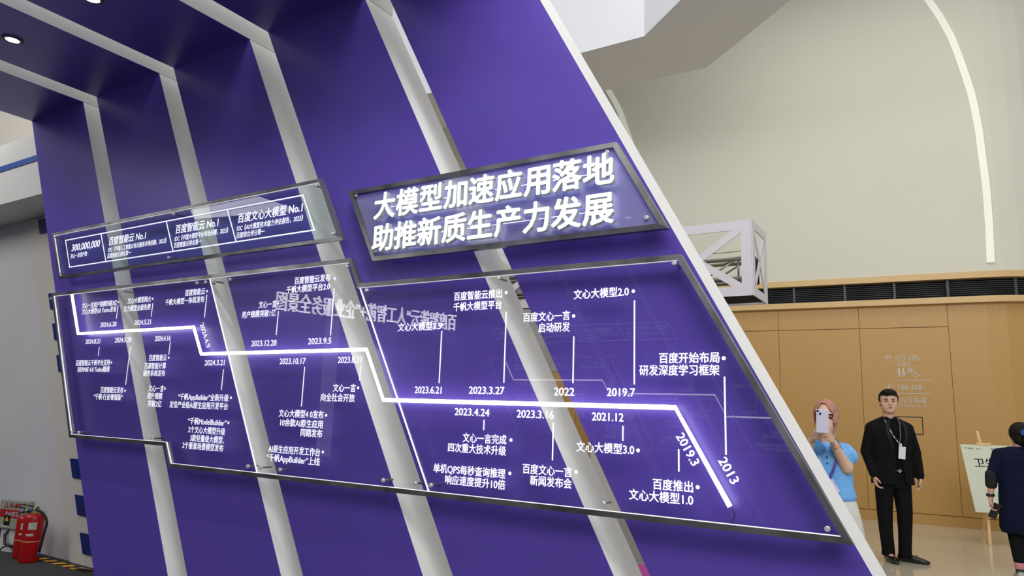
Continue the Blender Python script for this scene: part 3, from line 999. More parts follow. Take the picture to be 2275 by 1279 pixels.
def person_icon(s, z, h, skirt=False):
    out = []
    bm = bmesh.new()
    pts = [wp(s + .016 * h / .12 * math.cos(t * math.pi / 5), 0.004, z + h * .42 + .016 * h / .12 * math.sin(t * math.pi / 5)) for t in range(10)]
    bm.faces.new([bm.verts.new(p) for p in pts])
    out.append(bm)
    w = h * .16
    if skirt:
        c = [(s - w * .4, z + h * .3), (s + w * .4, z + h * .3), (s + w * 1.3, z - h * .15), (s - w * 1.3, z - h * .15)]
    else:
        c = [(s - w, z + h * .3), (s + w, z + h * .3), (s + w * .8, z - h * .1), (s - w * .8, z - h * .1)]
    bm = bmesh.new()
    bm.faces.new([bm.verts.new(wp(a, 0.004, b)) for a, b in c])
    out.append(bm)
    out.append(wline((s - w * .45, z - h * .1), (s - w * .45, z - h * .5), w * .7))
    out.append(wline((s + w * .45, z - h * .1), (s + w * .45, z - h * .5), w * .7))
    return out


wadd('pictogram', person_icon(-0.195, 2.205, .125))
wadd('pictogram', person_icon(-0.135, 2.205, .125, True))
wadd('pictogram', person_icon(-0.065, 2.235, .07))
wadd('pictogram', person_icon(-0.028, 2.235, .07))
wadd('pictogram', [wline((0.015, 2.225), (0.015, 2.18), .014), wline((0.015, 2.18), (0.055, 2.18), .012), wline((0.055, 2.18), (0.07, 2.155), .012)] +
     [wline((0.02 + .04 * math.cos(t), 2.175 + .035 * math.sin(t)), (0.02 + .04 * math.cos(t + .5), 2.175 + .035 * math.sin(t + .5)), .008) for t in (2.6, 3.1, 3.6, 4.1, 4.6, 5.1)])
hp = thing('access_hatch', 'flush rectangular hatch outlined in black in the oak wall behind the man', 'hatch', (0, 12.3, 1.29))
for p, q in (((-0.36, 1.54), (0.07, 1.54)), ((0.07, 1.545), (0.07, 1.285)), ((0.07, 1.29), (-0.36, 1.29)), ((-0.36, 1.285), (-0.36, 1.545))):
    b_ = wline(p, q, 0.014)
    own(hp, build('hatch_edge', b_, M_darkline))
bm = bmesh.new()
c = [(-0.353, 1.297), (0.063, 1.297), (0.063, 1.533), (-0.353, 1.533)]
add_hex(bm, [wp(a, 0.0, b) for a, b in c] + [wp(a, 0.003, b) for a, b in c])
own(hp, build('hatch_door', bm, M_wood))

# ------------------------------------------------------------------ fire extinguishers, control box, tape
def extinguisher(name, label, x, y, r, h, yaw, s=1.0):
    t = thing(name, label, 'fire extinguisher', (x, y, 0), 'fire extinguishers by the grey wall')
    bm = bmesh.new()
    add_lathe(bm, [(0, 0.0), (r * .93, 0.0), (r, 0.012), (r, h * .90), (r * .96, h * .94), (r * .80, h * .975), (r * .45, h * .995), (r * .28, h)], (x, y, 0), 28)
    own(t, build('cylinder_body', bm, M_red, smooth=True))
    bm = bmesh.new()
    add_lathe(bm, [(r * .30, h - .008), (r * .30, h + .018), (r * .22, h + .022), (r * .20, h + .055), (0, h + .055)], (x, y, 0), 16)
    own(t, build('valve', bm, M_brass, smooth=True))
    d = Vector((math.cos(yaw), math.sin(yaw), 0))
    p = Vector((x, y, h + .045))
    bm = bmesh.new()
    add_bar(bm, p + d * .03, p - d * .13 + Vector((0, 0, .022)), 0.020, 0.006, d.cross(Z3))
    own(t, build('squeeze_lever', bm, M_rubber))
    bm = bmesh.new()
    add_bar(bm, p + d * .02 - Z3 * .02, p - d * .145 - Z3 * .05, 0.018, 0.006, d.cross(Z3))
    own(t, build('carry_handle', bm, M_rubber))
    tube('gauge', [p + Vector((0, -.03, -.015)), p + Vector((0, -.045, -.015))], 0.014, M_bluestripe, t, 14)
    # hose down the right-hand side
    hp_ = []
    for k in range(13):
        u = k / 12
        hp_.append(p + d * (.02 + .125 * math.sin(min(1, u * 1.9) * math.pi / 2) - .035 * max(0, u - .5) * 2) + Z3 * (-.012 + .02 * math.sin(u * math.pi) - (h * .86) * u ** 1.35) + Vector((0, -.02, 0)))
    tube('hose', hp_, 0.0105, M_rubber, t, 10)
    tube('nozzle', [hp_[-1], hp_[-1] + Vector((-.006, 0, -.04))], [0.012, 0.009], M_bluestripe, t, 10)
    bm = bmesh.new()
    add_lathe(bm, [(r + .0015, h * .425), (r + .0015, h * .445)], (x, y, 0), 28)
    own(t, build('paper_band', bm, mat('straw_band', (0.52, 0.40, 0.13, 1), .7), smooth=True))

    def decal(nm, a0, a1, z0, z1, m):
        bm = bmesh.new()
        n = 8
        lo = [bm.verts.new((x + (r + .0015) * math.cos(a), y + (r + .0015) * math.sin(a), z0)) for a in [a0 + (a1 - a0) * i / n for i in range(n + 1)]]
        hi = [bm.verts.new((v.co.x, v.co.y, z1)) for v in lo]
        for i in range(n):
            bm.faces.new((lo[i], lo[i + 1], hi[i + 1], hi[i]))
        own(t, build(nm, bm, m))
    decal('paper_label', -0.95, -0.12, h * .68, h * .83, M_paper)
    decal('paper_label', -1.05, -0.35, h * .55, h * .60, M_paper)
    return t


extinguisher('fire_extinguisher', 'red fire extinguisher in front, with hose curving down its right side', -6.90, 3.30, 0.078, 0.405, 0.45)
extinguisher('fire_extinguisher', 'red fire extinguisher half hidden behind the front one', -7.12, 3.34, 0.072, 0.365, 0.35)

cb = thing('control_box', 'grey green electrical box with red Chinese warning stickers on a white stand', 'electrical box', (-7.2, 3.4, 0))
CA = math.radians(12)
CX, CY = Vector((math.cos(CA), math.sin(CA), 0)), Vector((-math.sin(CA), math.cos(CA), 0))
CORN = Vector((-7.25, 3.40, 0.0))          # foot of the box's right front edge


def cpt(a, b, z):
    return CORN + CX * a + CY * b + Z3 * z


def cbox(name, lo, hi, m):
    bm = bmesh.new()
    add_box(bm, lo, hi, 0.003 if name == 'cabinet' else 0)
    for v in bm.verts:
        v.co = cpt(*v.co)
    own(cb, build(name, bm, m))


def ctri(name, a, z, s, b, m):
    bm = bmesh.new()
    add_prism(bm, [(a - s * .58, z - s / 2), (a + s * .58, z - s / 2), (a, z + s / 2)], b, b + .001)
    for v in bm.verts:
        v.co = cpt(*v.co)
    own(cb, build(name, bm, m))


cbox('cabinet', (-0.36, 0, 0.205), (0, 0.06, 0.455), M_boxgrey)
cbox('cabinet_door', (-0.355, -0.006, 0.210), (-0.045, 0, 0.450), M_boxgrey)
cbox('stand', (-0.33, 0.02, 0.0), (-0.04, 0.075, 0.215), M_whitelabel)
cbox('red_label', (-0.345, -0.008, 0.305), (-0.085, -0.006, 0.375), M_redlabel)
text('lettering', '当心触电', cpt(-0.155, -0.0085, 0.415), CX, Z3, 0.15, 0.05, M_redlabel, cb)
text('lettering', '小心有电', cpt(-0.185, -0.0095, 0.34), CX, Z3, 0.17, 0.05, M_whitelabel, cb)
ctri('warning_triangle', -0.275, 0.417, 0.05, -0.0085, M_redlabel)
ctri('warning_triangle', -0.275, 0.414, 0.030, -0.0095, M_boxgrey)
cbox('warning_sticker', (-0.275, -0.0105, 0.235), (-0.20, -0.0085, 0.325), M_black)
ctri('warning_triangle', -0.238, 0.295, 0.045, -0.012, M_yellow)
cbox('white_label', (-0.30, -0.0085, 0.222), (-0.20, -0.006, 0.236), M_whitelabel)
tube('cable', [cpt(-.22, .05, .22), cpt(-.25, .0, .15), cpt(-.20, -.02, .08), cpt(-.10, -.02, .06), cpt(-.02, .02, .12), cpt(-.03, .06, .22)], 0.013, M_rubber, cb, 10)
tube('cable', [cpt(-.24, -.04, .008), cpt(-.20, -.04, .05), cpt(-.12, -.03, .075), cpt(-.05, .02, .07)], 0.006, M_rubber, cb, 8)
tag(box('storage_crate', (-8.03, 3.25, 0.0), (-7.66, 3.50, 0.28), M_bluestripe, None, 0.008), 'small blue crate at the left edge beside the electrical box', 'crate')

tape = thing('hazard_tape', 'black and yellow striped floor tape along the foot of the grey wall', 'tape', (-7, 3.44, 0))
box('tape_strip', (-8.6, 3.385, 0.0), (-6.15, 3.465, 0.0015), M_black, tape)
x = -8.5
while x < -6.25:
    bm = bmesh.new()
    v = [(x, 3.385), (x + .075, 3.385), (x + .115, 3.465), (x + .04, 3.465)]
    add_hex(bm, [(a, b, 0.0015) for a, b in v] + [(a, b, 0.0025) for a, b in v])
    own(tape, build('yellow_stripe', bm, M_yellow))
    x += 0.15
tag(tube('cable', [(-6.42, 3.40, 0.006), (-6.22, 3.43, 0.012), (-6.0, 3.50 - .04, 0.02), (-5.6, 3.42, 0.006)], 0.005, mat('brown_cable', (.18, .11, .05, 1), .6), None, 8), 'thin brown cable lying on the floor at the pilaster foot', 'cable')

# ------------------------------------------------------------------ easel with poster
es = thing('easel', 'pale pine easel standing before the oak wall', 'easel', (0.25, 11.0, 0))
WV = Vector((-math.sin(math.radians(26)), math.cos(math.radians(26)), 0))
UV = Vector((WV.y, -WV.x, 0))
BLp = Vector((0.133, 10.8, 0.383))
th_ = math.radians(17)
UPp = Z3 * math.cos(th_) + WV * math.sin(th_)
NRM = UV.cross(UPp)
PWd, PHt = 0.62, 0.85
pc = BLp + UV * PWd / 2


def eb(name, p, q, w, d, m=M_pine):
    bm = bmesh.new()
    add_bar(bm, p, q, w, d, UV)
    own(es, build(name, bm, m))


# mast leaning back behind the poster, two front legs, one rear leg, ledge and top clamp
back = -NRM * 0.03
eb('mast', pc - UPp * 0.05 + back + UV * -.04, pc + UPp * (PHt + .19) + back - UV * 0.05, 0.032, 0.02)
fl = Vector((0.255, 10.83, 0.0))
eb('front_leg', fl, pc + UPp * PHt * .75 + back - UV * .06, 0.03, 0.02)
eb('front_leg', fl + UV * 0.50, pc + UPp * PHt * .75 + back + UV * .04, 0.03, 0.02)
eb('rear_leg', Vector((0.20, 11.42, 0)), pc + UPp * PHt * .70 + back + WV * .03, 0.028, 0.018)
eb('ledge', BLp - UV * -.12 - UPp * .03 + NRM * .03, BLp + UV * (PWd + .03) - UPp * .03 + NRM * .03, 0.05, 0.03)
eb('top_clamp', pc + UPp * (PHt + .012) - UV * .11, pc + UPp * (PHt + .012) + UV * .06, 0.02, 0.04)
po = thing('poster_board', 'pale green poster board with black Chinese lettering standing on the easel', 'poster', (0.133, 10.8, 0.383))
bm = bmesh.new()
q = [BLp, BLp + UV * PWd, BLp + UV * PWd + UPp * PHt, BLp + UPp * PHt]
add_hex(bm, q[0:4] + [v - NRM * .006 for v in q])
own(po, build('board', bm, M_poster))


def ptext(body, u, v, w, em, m, bold=((0, 0), (.02, 0))):
    text('lettering', body, BLp + UV * u + UPp * v + NRM * .002, UV, UPp, w, em, m, po, bold=bold)


ptext('卫生间', 0.31, 0.62, 0.38, 0.125, M_black)
ptext('百度智能云', 0.115, 0.80, 0.075, 0.02, M_grille)
ptext('intel', 0.205, 0.80, 0.05, 0.028, M_bluestripe)
ptext('智能 生态大会', 0.42, 0.80, 0.12, 0.025, M_grille)
bm = bmesh.new()
pts = [BLp + UV * (0.055 + .012 * math.cos(t)) + UPp * (0.80 + .012 * math.sin(t)) + NRM * .002 for t in [k * math.pi / 5 for k in range(8)]]
add_tube(bm, pts, 0.002, 6)
own(po, build('emblem', bm, M_grille))
for (u, v, a, b, col) in ((0.30, 0.10, .10, .20, (0.12, 0.50, 0.55, 1)), (0.40, 0.14, .10, .22, (0.40, 0.45, 0.60, 1)), (0.50, 0.09, .10, .15, (0.16, 0.55, 0.50, 1))):
    bm = bmesh.new()
    c = [BLp + UV * u + UPp * (v - .05) + NRM * .002, BLp + UV * (u + a) + UPp * (v - .08) + NRM * .002, BLp + UV * (u + a) + UPp * (v + b * .5) + NRM * .002, BLp + UV * (u + a * .5) + UPp * (v + b) + NRM * .002, BLp + UV * u + UPp * (v + b * .6) + NRM * .002]
    bm.faces.new([bm.verts.new(p) for p in c])
    own(po, build('printed_shape', bm, mat('teal_print', col, .6)))

# ------------------------------------------------------------------ people
def ico(bm, c, r, M3=None, sub=2):
    ret = bmesh.ops.create_icosphere(bm, subdivisions=sub, radius=1.0)
    for v in ret['verts']:
        p = Vector((v.co.x * r[0], v.co.y * r[1], v.co.z * r[2]))
        if M3 is not None:
            p = M3 @ p
        v.co = Vector(c) + p


def blob(name, prims, voxel, m, parent=None, smooth=4, post=None):
    """union of simple volumes remeshed into one continuous skin"""
    bm = bmesh.new()
    for p in prims:
        if p[0] == 'c':
            _, a, b, ra, rb = p
            a, b = Vector(a), Vector(b)
            t = bmesh.new()
            ico(t, a, (ra,) * 3, sub=2)
            ico(t, b, (rb,) * 3, sub=2)
            h = bmesh.ops.convex_hull(t, input=list(t.verts))
            bmesh.ops.delete(t, geom=[g for g in h['geom_interior'] if isinstance(g, bmesh.types.BMVert)], context='VERTS')
            # keep only hull faces
            hf = {g for g in h['geom'] if isinstance(g, bmesh.types.BMFace)}
            bmesh.ops.delete(t, geom=[f for f in t.faces if f not in hf], context='FACES_ONLY')
            me = bpy.data.meshes.new('t')
            t.to_mesh(me)
            t.free()
            bm.from_mesh(me)
            bpy.data.meshes.remove(me)
        elif p[0] == 'e':
            ico(bm, p[1], p[2], p[3] if len(p) > 3 else None, 3)
        elif p[0] == 'l':
            n = 28
            R = []
            for c, rx, ry, ax, ay in p[1]:
                R.append([bm.verts.new(Vector(c) + ax * rx * math.copysign(abs(math.cos(t)) ** .85, math.cos(t)) + ay * ry * math.copysign(abs(math.sin(t)) ** .85, math.sin(t))) for t in [2 * math.pi * k / n for k in range(n)]])
            for a, b in zip(R, R[1:]):
                for k in range(n):
                    bm.faces.new((a[k], a[(k + 1) % n], b[(k + 1) % n], b[k]))
            bm.faces.new(R[0][::-1])
            bm.faces.new(R[-1])
    bmesh.ops.recalc_face_normals(bm, faces=bm.faces)
    me = bpy.data.meshes.new(name)
    bm.to_mesh(me)
    bm.free()
    o = bpy.data.objects.new(name, me)
    COL.objects.link(o)
    rm = o.modifiers.new('r', 'REMESH')
    rm.mode = 'VOXEL'
    rm.voxel_size = voxel
    sm = o.modifiers.new('s', 'SMOOTH')
    sm.iterations = smooth
    sm.factor = 0.5
    dg = bpy.context.evaluated_depsgraph_get()
    dg.update()
    me2 = bpy.data.meshes.new_from_object(o.evaluated_get(dg))
    bpy.data.objects.remove(o)
    bpy.data.meshes.remove(me)
    if post:
        b2 = bmesh.new()
        b2.from_mesh(me2)
        post(b2)
        b2.to_mesh(me2)
        b2.free()
    for p in me2.polygons:
        p.use_smooth = True
    me2.name = name
    o = link(name, me2, m)
    if parent is not None:
        own(parent, o)
    return o


def basis(fx, fy):
    f = Vector((fx, fy, 0)).normalized()      # towards the viewer
    L = Vector((-f.y, f.x, 0))                # to the right of the picture
    return f, L


def hand(wrist, d, n, side, s=1.0, curl=0.6, spread=0.12, thumb=0.9):
    """palm and five fingers; d finger direction, n out of the palm, side towards the thumb"""
    w, d, n, side = Vector(wrist), Vector(d).normalized(), Vector(n).normalized(), Vector(side).normalized()
    out = []
    k = w + d * .085 * s
    for q in (-.6, 0.0, .6):
        out.append(('c', w + side * .020 * q * s, k + side * .034 * q * s, .017 * s, .0135 * s))
    for q, ln in ((-1.0, .062), (-.34, .076), (.34, .082), (1.0, .074)):
        b = k + side * (.029 * q) * s - d * .004
        dd = (d + side * spread * q * .6).normalized()
        p = b
        ang = 0
        for j, fr in enumerate((.45, .31, .24)):
            ang += curl * (0.5, .9, .7)[j]
            v = dd * math.cos(ang) + n * math.sin(ang)
            e = p + v * ln * fr * s
            out.append(('c', p, e, (.0092, .0085, .0078)[j] * s, (.0085, .0078, .007)[j] * s))
            p = e
    b = w + side * .026 * s + d * .022 * s
    v1 = (d * .55 + side * .8 * thumb + n * .35).normalized()
    e1 = b + v1 * .042 * s
    v2 = (d * .9 + side * .15 + n * .5).normalized()
    e2 = e1 + v2 * .034 * s
    out += [('c', w + d * .01, b, .016 * s, .0145 * s), ('c', b, e1, .0145 * s, .0105 * s), ('c', e1, e2, .0105 * s, .0085 * s)]
    return out


def head_prims(c, f, L, s=1.0, wide=1.0):
    """c is the middle of the skull"""
    c = Vector(c)
    M3 = Matrix((L, f, Z3)).transposed()
    P = lambda a, b, z: c + L * a * s + f * b * s + Z3 * z * s
    out = [('e', P(0, -.008, .022), (.076 * s * wide, .094 * s, .098 * s), M3),
           ('e', P(0, .018, -.045), (.066 * s * wide, .072 * s, .078 * s), M3),
           ('e', P(0, .050, -.088), (.040 * s * wide, .032 * s, .028 * s), M3),
           ('e', P(-.040 * wide, .045, -.025), (.026 * s, .028 * s, .026 * s), M3),
           ('e', P(.040 * wide, .045, -.025), (.026 * s, .028 * s, .026 * s), M3),
           ('c', P(-.035, .074, .030), P(.035, .074, .030), .012 * s, .012 * s),
           ('c', P(0, .083, .012), P(0, .102, -.022), .007 * s, .0105 * s),
           ('c', P(-.012, .090, -.026), P(.012, .090, -.026), .008 * s, .008 * s),
           ('c', P(-.015, .078, -.056), P(.015, .078, -.056), .010 * s, .010 * s)]
    for g in (-1, 1):
        out.append(('e', P(g * .074 * wide, -.012, -.008), (.010 * s, .018 * s, .030 * s), M3))
    return out, P


def face_parts(P, s, t, f, L, who='dark'):
    M3 = Matrix((L, f, Z3)).transposed()
    for g in (-1, 1):
        bm = bmesh.new()
        ico(bm, P(g * .031, .081, .006), (.0135 * s, .006 * s, .0055 * s), M3, 2)
        own(t, build('eye', bm, M_eye, smooth=True))
        bm = bmesh.new()
        add_tube(bm, [P(g * .014, .090, .024), P(g * .032, .090, .029), P(g * .048, .079, .024)], [.0028 * s, .0036 * s, .002 * s], 8)
        own(t, build('eyebrow', bm, M_hairb, smooth=True))
    bm = bmesh.new()
    add_tube(bm, [P(-.022, .081, -.057), P(-.008, .090, -.054), P(.008, .090, -.054), P(.022, .081, -.057)], [.002 * s, .0045 * s, .0045 * s, .002 * s], 8)
    add_tube(bm, [P(-.018, .082, -.060), P(0, .090, -.063), P(.018, .082, -.060)], [.002 * s, .005 * s, .002 * s], 8)
    o = build('lips', bm, M_lip, smooth=True)
    own(t, o)


def ribbon(name, pts, w, side, m, parent, th=0.002):
    bm = bmesh.new()
    side = Vector(side).normalized()
    R = []
    for i, p in enumerate(pts):
        p = Vector(p)
        d = (Vector(pts[min(i + 1, len(pts) - 1)]) - Vector(pts[max(i - 1, 0)])).normalized()
        s = (side - d * side.dot(d)).normalized()
        n = d.cross(s) * th
        R.append([bm.verts.new(p + s * w / 2 + n), bm.verts.new(p - s * w / 2 + n), bm.verts.new(p - s * w / 2 - n), bm.verts.new(p + s * w / 2 - n)])
    for a, b in zip(R, R[1:]):
        for k in range(4):
            bm.faces.new((a[k], a[(k + 1) % 4], b[(k + 1) % 4], b[k]))
    bm.faces.new(R[0])
    bm.faces.new(R[-1][::-1])
    own(parent, build(name, bm, m))


def shoe(foot, d, ln, m, parent, s=1.0, name='shoe'):
    foot, d = Vector(foot), Vector(d).normalized()
    sd = d.cross(Z3)
    pr = [('l', [(foot - d * .075 * s + Z3 * .004, .001, .001, sd, Z3)] and
           [(foot + d * q * ln + Z3 * z, w * s, h * s, sd, Z3) for q, z, w, h in ((-.28, .035, .026, .033), (-.2, .042, .036, .042), (0, .045, .038, .045), (.25, .036, .045, .036), (.5, .027, .045, .027), (.64, .021, .034, .020), (.72, .018, .014, .012))])]
    return blob(name, pr, 0.006, m, parent, 3)


# ---- the man in the black suit
man = thing('person', 'man in an open black suit with a white lanyard badge, standing before the oak wall', 'person', (-0.62, 8.8, 0))
f, L = basis(.38, -.925)
fh, Lh = basis(.20, -.98)
B = Vector((-0.62, 8.80, 0))
T = lambda a, b, z: B + L * a + f * b + Z3 * z
hd, P = head_prims(B + Vector((0, 0, 1.655)) + f * .02, fh, Lh, 1.06, 1.14)
bp = hd + [('c', T(0, -.02, 1.40), T(0, .0, 1.58), .066, .060),
           ('l', [(T(0, 0, z), rx, ry, L, f) for z, rx, ry in ((.86, .15, .10), (1.0, .155, .11), (1.2, .17, .11), (1.36, .17, .10), (1.44, .12, .075))])]
shR, shL = T(-.180, -.01, 1.375), T(.180, -.01, 1.375)
elR, elL = T(-.245, -.02, 1.12), T(.25, -.02, 1.12)
wrR, wrL = T(-.205, .07, .875), T(.255, .045, .875)
for a, b, c in ((shR, elR, wrR), (shL, elL, wrL)):
    bp += [('c', a, b, .05, .042), ('c', b, c, .04, .028)]
hR, hL = T(-.09, -.01, .90), T(.09, -.01, .90)
kR, kL = T(-.105, .01, .50), T(.105, .0, .50)
aR, aL = T(-.075, -.02, .09), T(.085, -.02, .09)
for a, b, c in ((hR, kR, aR), (hL, kL, aL)):
    bp += [('c', a, b, .08, .055), ('c', b, c, .052, .038)]
bp += [('c', aR, aR + f * .1 - Z3 * .05, .035, .03), ('c', aL, aL + L * .1 - Z3 * .05, .035, .03)]
bp += hand(wrR, (0, 0, -1) + Vector() if False else Vector((0, 0, -1)) + L * .15, L + f * .2, f, 1.0, .75, .05)
bp += hand(wrL, Vector((0, 0, -1)) - L * .05, -L + f * .2, f, 1.0, .75, .05)
blob('body', bp, 0.0048, M_skin, man, 3)
face_parts(P, 1.06, man, fh, Lh)
# hair: short cap cut away from the face
M3 = Matrix((Lh, fh, Z3)).transposed()


def manhair(b2):
    dele = [v for v in b2.verts if (lambda q: (q.dot(fh) > .035 and q.z < .066 + .006 * math.sin(q.dot(Lh) * 60)) or (q.z < -.005 and q.dot(fh) > .005) or q.z < -.05)(v.co - P(0, 0, 0))]
    bmesh.ops.delete(b2, geom=dele, context='VERTS')


blob('hair', [('e', P(0, -.008, .034), (.100, .110, .108), M3), ('e', P(0, .035, .088), (.080, .070, .048), M3), ('e', P(0, -.045, 0), (.094, .066, .085), M3)], .005, M_hairb, man, 3, manhair)
# shirt and trousers
blob('shirt', [('l', [(T(0, .004, z), rx, ry, L, f) for z, rx, ry in ((.90, .165, .120), (1.0, .165, .122), (1.2, .18, .122), (1.36, .185, .110), (1.43, .14, .085), (1.475, .080, .072))]),
               ('c', T(-.045, .045, 1.485), T(0, .075, 1.455), .016, .014), ('c', T(.045, .045, 1.485), T(0, .075, 1.455), .016, .014)], .008, M_shirt, man)
blob('trousers', [('l', [(T(0, 0, z), rx, ry, L, f) for z, rx, ry in ((.76, .165, .115), (.86, .175, .125), (.95, .165, .122))]),
                  ('l', [(T(-.095 + d, b, z), rx, ry, L, f) for z, rx, ry, d, b in ((.055, .062, .075, .015, -.015), (.12, .060, .070, .015, -.01), (.3, .064, .072, 0, 0), (.5, .074, .080, -.005, .01), (.7, .086, .098, .005, 0), (.84, .088, .112, .01, 0))]),
                  ('l', [(T(.095 + d, b, z), rx, ry, L, f) for z, rx, ry, d, b in ((.055, .062, .078, -.01, -.015), (.12, .060, .072, -.01, -.01), (.3, .064, .072, 0, -.005), (.5, .074, .080, .005, .0), (.7, .086, .098, -.005, 0), (.84, .088, .112, -.01, 0))])], .008, M_suit, man)
tbelt = []
bm = bmesh.new()
pts = [T(.168 * math.cos(t), .125 * math.sin(t), .935) for t in [k * math.pi / 16 for k in range(33)]]
add_tube(bm, pts, .014, 8)
own(man, build('belt', bm, M_leather, smooth=True))
bm = bmesh.new()
add_tube(bm, [(-.013, 0, -.006), (-.006, -.003, .010), (.008, 0, .012), (.014, -.002, 0), (.006, 0, -.011), (-.008, -.002, -.011)], .0035, 8)
MB = Matrix((L, f, Z3)).transposed().to_4x4()
MB.translation = T(.03, .143, .935)
bmesh.ops.transform(bm, matrix=MB, verts=bm.verts)
own(man, build('belt_buckle', bm, M_chrome))


def openfront(b2):
    dele = []
    for v in b2.verts:
        q = v.co - B
        a, b, z = q.dot(L), q.dot(f), q.z
        w = .030 + max(0, (1.0 - z)) * .14 + max(0, z - 1.18) * .10
        if b > .04 and abs(a - .03) < w and z < 1.50:
            dele.append(v)
    bmesh.ops.delete(b2, geom=dele, context='VERTS')


jl = [(T(0, 0, z), rx, ry, L, f) for z, rx, ry in ((.79, .212, .150), (.9, .202, .146), (1.03, .192, .142), (1.18, .200, .145), (1.32, .210, .136), (1.38, .19, .118), (1.44, .13, .090), (1.49, .085, .076))]
blob('suit_jacket', [('l', jl), ('c', T(-.05, -.02, 1.455), shR + Z3 * .004, .05, .062), ('c', T(.05, -.02, 1.455), shL + Z3 * .004, .05, .062), ('c', shR, elR, .066, .060), ('c', elR, wrR + Z3 * .015, .058, .047), ('c', shL, elL, .066, .060), ('c', elL, wrL + Z3 * .015, .058, .047)], .008, M_suit, man, 5, openfront)
for g in (-1, 1):
    bm = bmesh.new()
    x0 = .03
    pts = [T(.03 + g * .045, .080, 1.475), T(.03 + g * .075, .128, 1.38), T(.03 + g * .070, .148, 1.28), T(.03 + g * .036, .152, 1.13)]
    R = []
    for i, p in enumerate(pts):
        w = (.018, .036, .032, .005)[i]
        R.append((bm.verts.new(p), bm.verts.new(p + L * g * w + f * -.002 * i + Z3 * (.01 if i == 1 else 0)), bm.verts.new(p + L * g * w * .5 + f * .003)))
    for a, b in zip(R, R[1:]):
        bm.faces.new((a[0], a[2], b[2], b[0]))
        bm.faces.new((a[2], a[1], b[1], b[2]))
    own(man, build('lapel', bm, mat('satin_lapel', (0.009, 0.009, 0.010, 1), .6, spec=.2), smooth=True))
ml = mat('black_white_ribbon', (0.05, 0.05, 0.055, 1), .6)
ribbon('lanyard', [T(-.070, .035, 1.50), T(-.060, .100, 1.42), T(-.02, .150, 1.30), T(.035, .158, 1.215)], .016, L, ml, man)
ribbon('lanyard', [T(.068, .050, 1.50), T(.070, .105, 1.42), T(.055, .150, 1.30), T(.040, .158, 1.215)], .014, L, ml, man)
for k_ in range(5):
    path = [T(-.070, .035, 1.50), T(-.060, .100, 1.42), T(-.02, .150, 1.30), T(.035, .158, 1.215)]
    i_, u = ((0, .45), (1, .08), (1, .55), (2, .05), (2, .55))[k_]
    a, b = path[i_], path[i_ + 1]
    ribbon('lanyard_print', [a.lerp(b, u) + f * .004, a.lerp(b, u + .25) + f * .004], .007, L, M_whitelabel, man, .001)
bm = bmesh.new()
add_box(bm, (-.034, -.002, -.075), (.034, .002, .055), .001)
MB = (Matrix((L, f, Z3)).transposed() @ Matrix.Rotation(.10, 3, 'Y')).to_4x4()
MB.translation = T(.055, .166, 1.135)
bmesh.ops.transform(bm, matrix=MB, verts=bm.verts)
own(man, build('badge_card', bm, mat('badge_white', (.70, .72, .78, 1), .3)))
bm = bmesh.new()
add_box(bm, (-.014, -.003, -.012), (.014, .003, .016), .002)
MB.translation = T(.043, .166, 1.205)
bmesh.ops.transform(bm, matrix=MB, verts=bm.verts)
own(man, build('badge_clip', bm, M_whitelabel))
shoe(T(-.075, .0, 0), f * 1 + L * .05, .27, M_leather, man)
shoe(T(.10, -.02, 0), L * .85 + f * .5, .30, M_leather, man)
for c in (T(.16, .03, .075), ):
    tube('shoe_lace', [c, c + Vector((.02, -.02, .012)), c + Vector((.035, 0, .0)), c + Vector((.01, .01, -.004))], .002, M_leather, man, 6)

# ---- the woman photographing
def ray(x, y, dep):
    d = _r2 * ((x - 1137.5) / 1571.18) - _u2 * ((y - 639.5) / 1571.18) + _f
    return Vector((0, 0, CAM_Z)) + d * dep
wo = thing('person', 'woman with pinkish hair in a sky blue polo, holding up a phone', 'person', (-0.75, 5.27, 0))
f, L = basis(.14, -.99)
B = Vector((-0.75, 5.27, 0))
T = lambda a, b, z: B + L * a + f * b + Z3 * z
fh, Lh = basis(.10, -.995)
hd, P = head_prims(B + Vector((0.0, 0, 1.435)), fh, Lh, .97, .98)
wrL, elL, shL = ray(1852, 984, 4.60), ray(1881, 1040, 4.62), ray(1877, 1000, 4.84)
wrR, elR, shR = Vector((-0.812, 5.045, 1.290)), Vector((-0.885, 5.12, 1.10)), T(-.145, .0, 1.215)
bp = hd + [('c', T(0, -.02, 1.20), T(0, .0, 1.37), .050, .048),
           ('l', [(T(0, 0, z), rx, ry, L, f) for z, rx, ry in ((.80, .145, .095), (.95, .125, .085), (1.08, .125, .09), (1.2, .13, .085), (1.26, .09, .06))])]
for a, b, c in ((shR, elR, wrR), (shL, elL, wrL)):
    bp += [('c', a, b, .044, .041), ('c', b, c, .041, .024)]
PH = Vector((-0.717, 4.879, 1.415))
bp += hand(wrL, (PH + Vector((.018, .03, -.045))) - wrL, Vector((-.8, -.35, .2)), Vector((-.1, -.2, 1)), .92, .85, .05)
bp += hand(wrR, (PH + Vector((-.018, .03, -.05))) - wrR, Vector((.8, -.35, .2)), Vector((.1, -.2, 1)), .92, .85, .05)
for g in (-1, 1):
    h0, k0, a0 = T(g * .075, 0, .80), T(g * .085, .0, .45), T(g * .08, -.01, .08)
    bp += [('c', h0, k0, .075, .05), ('c', k0, a0, .047, .033), ('c', a0, a0 + f * .12 - Z3 * .045, .03, .025)]
blob('body', bp, 0.0045, M_skin2, wo, 3)
face_parts(P, .97, wo, fh, Lh)
M3 = Matrix((Lh, fh, Z3)).transposed()


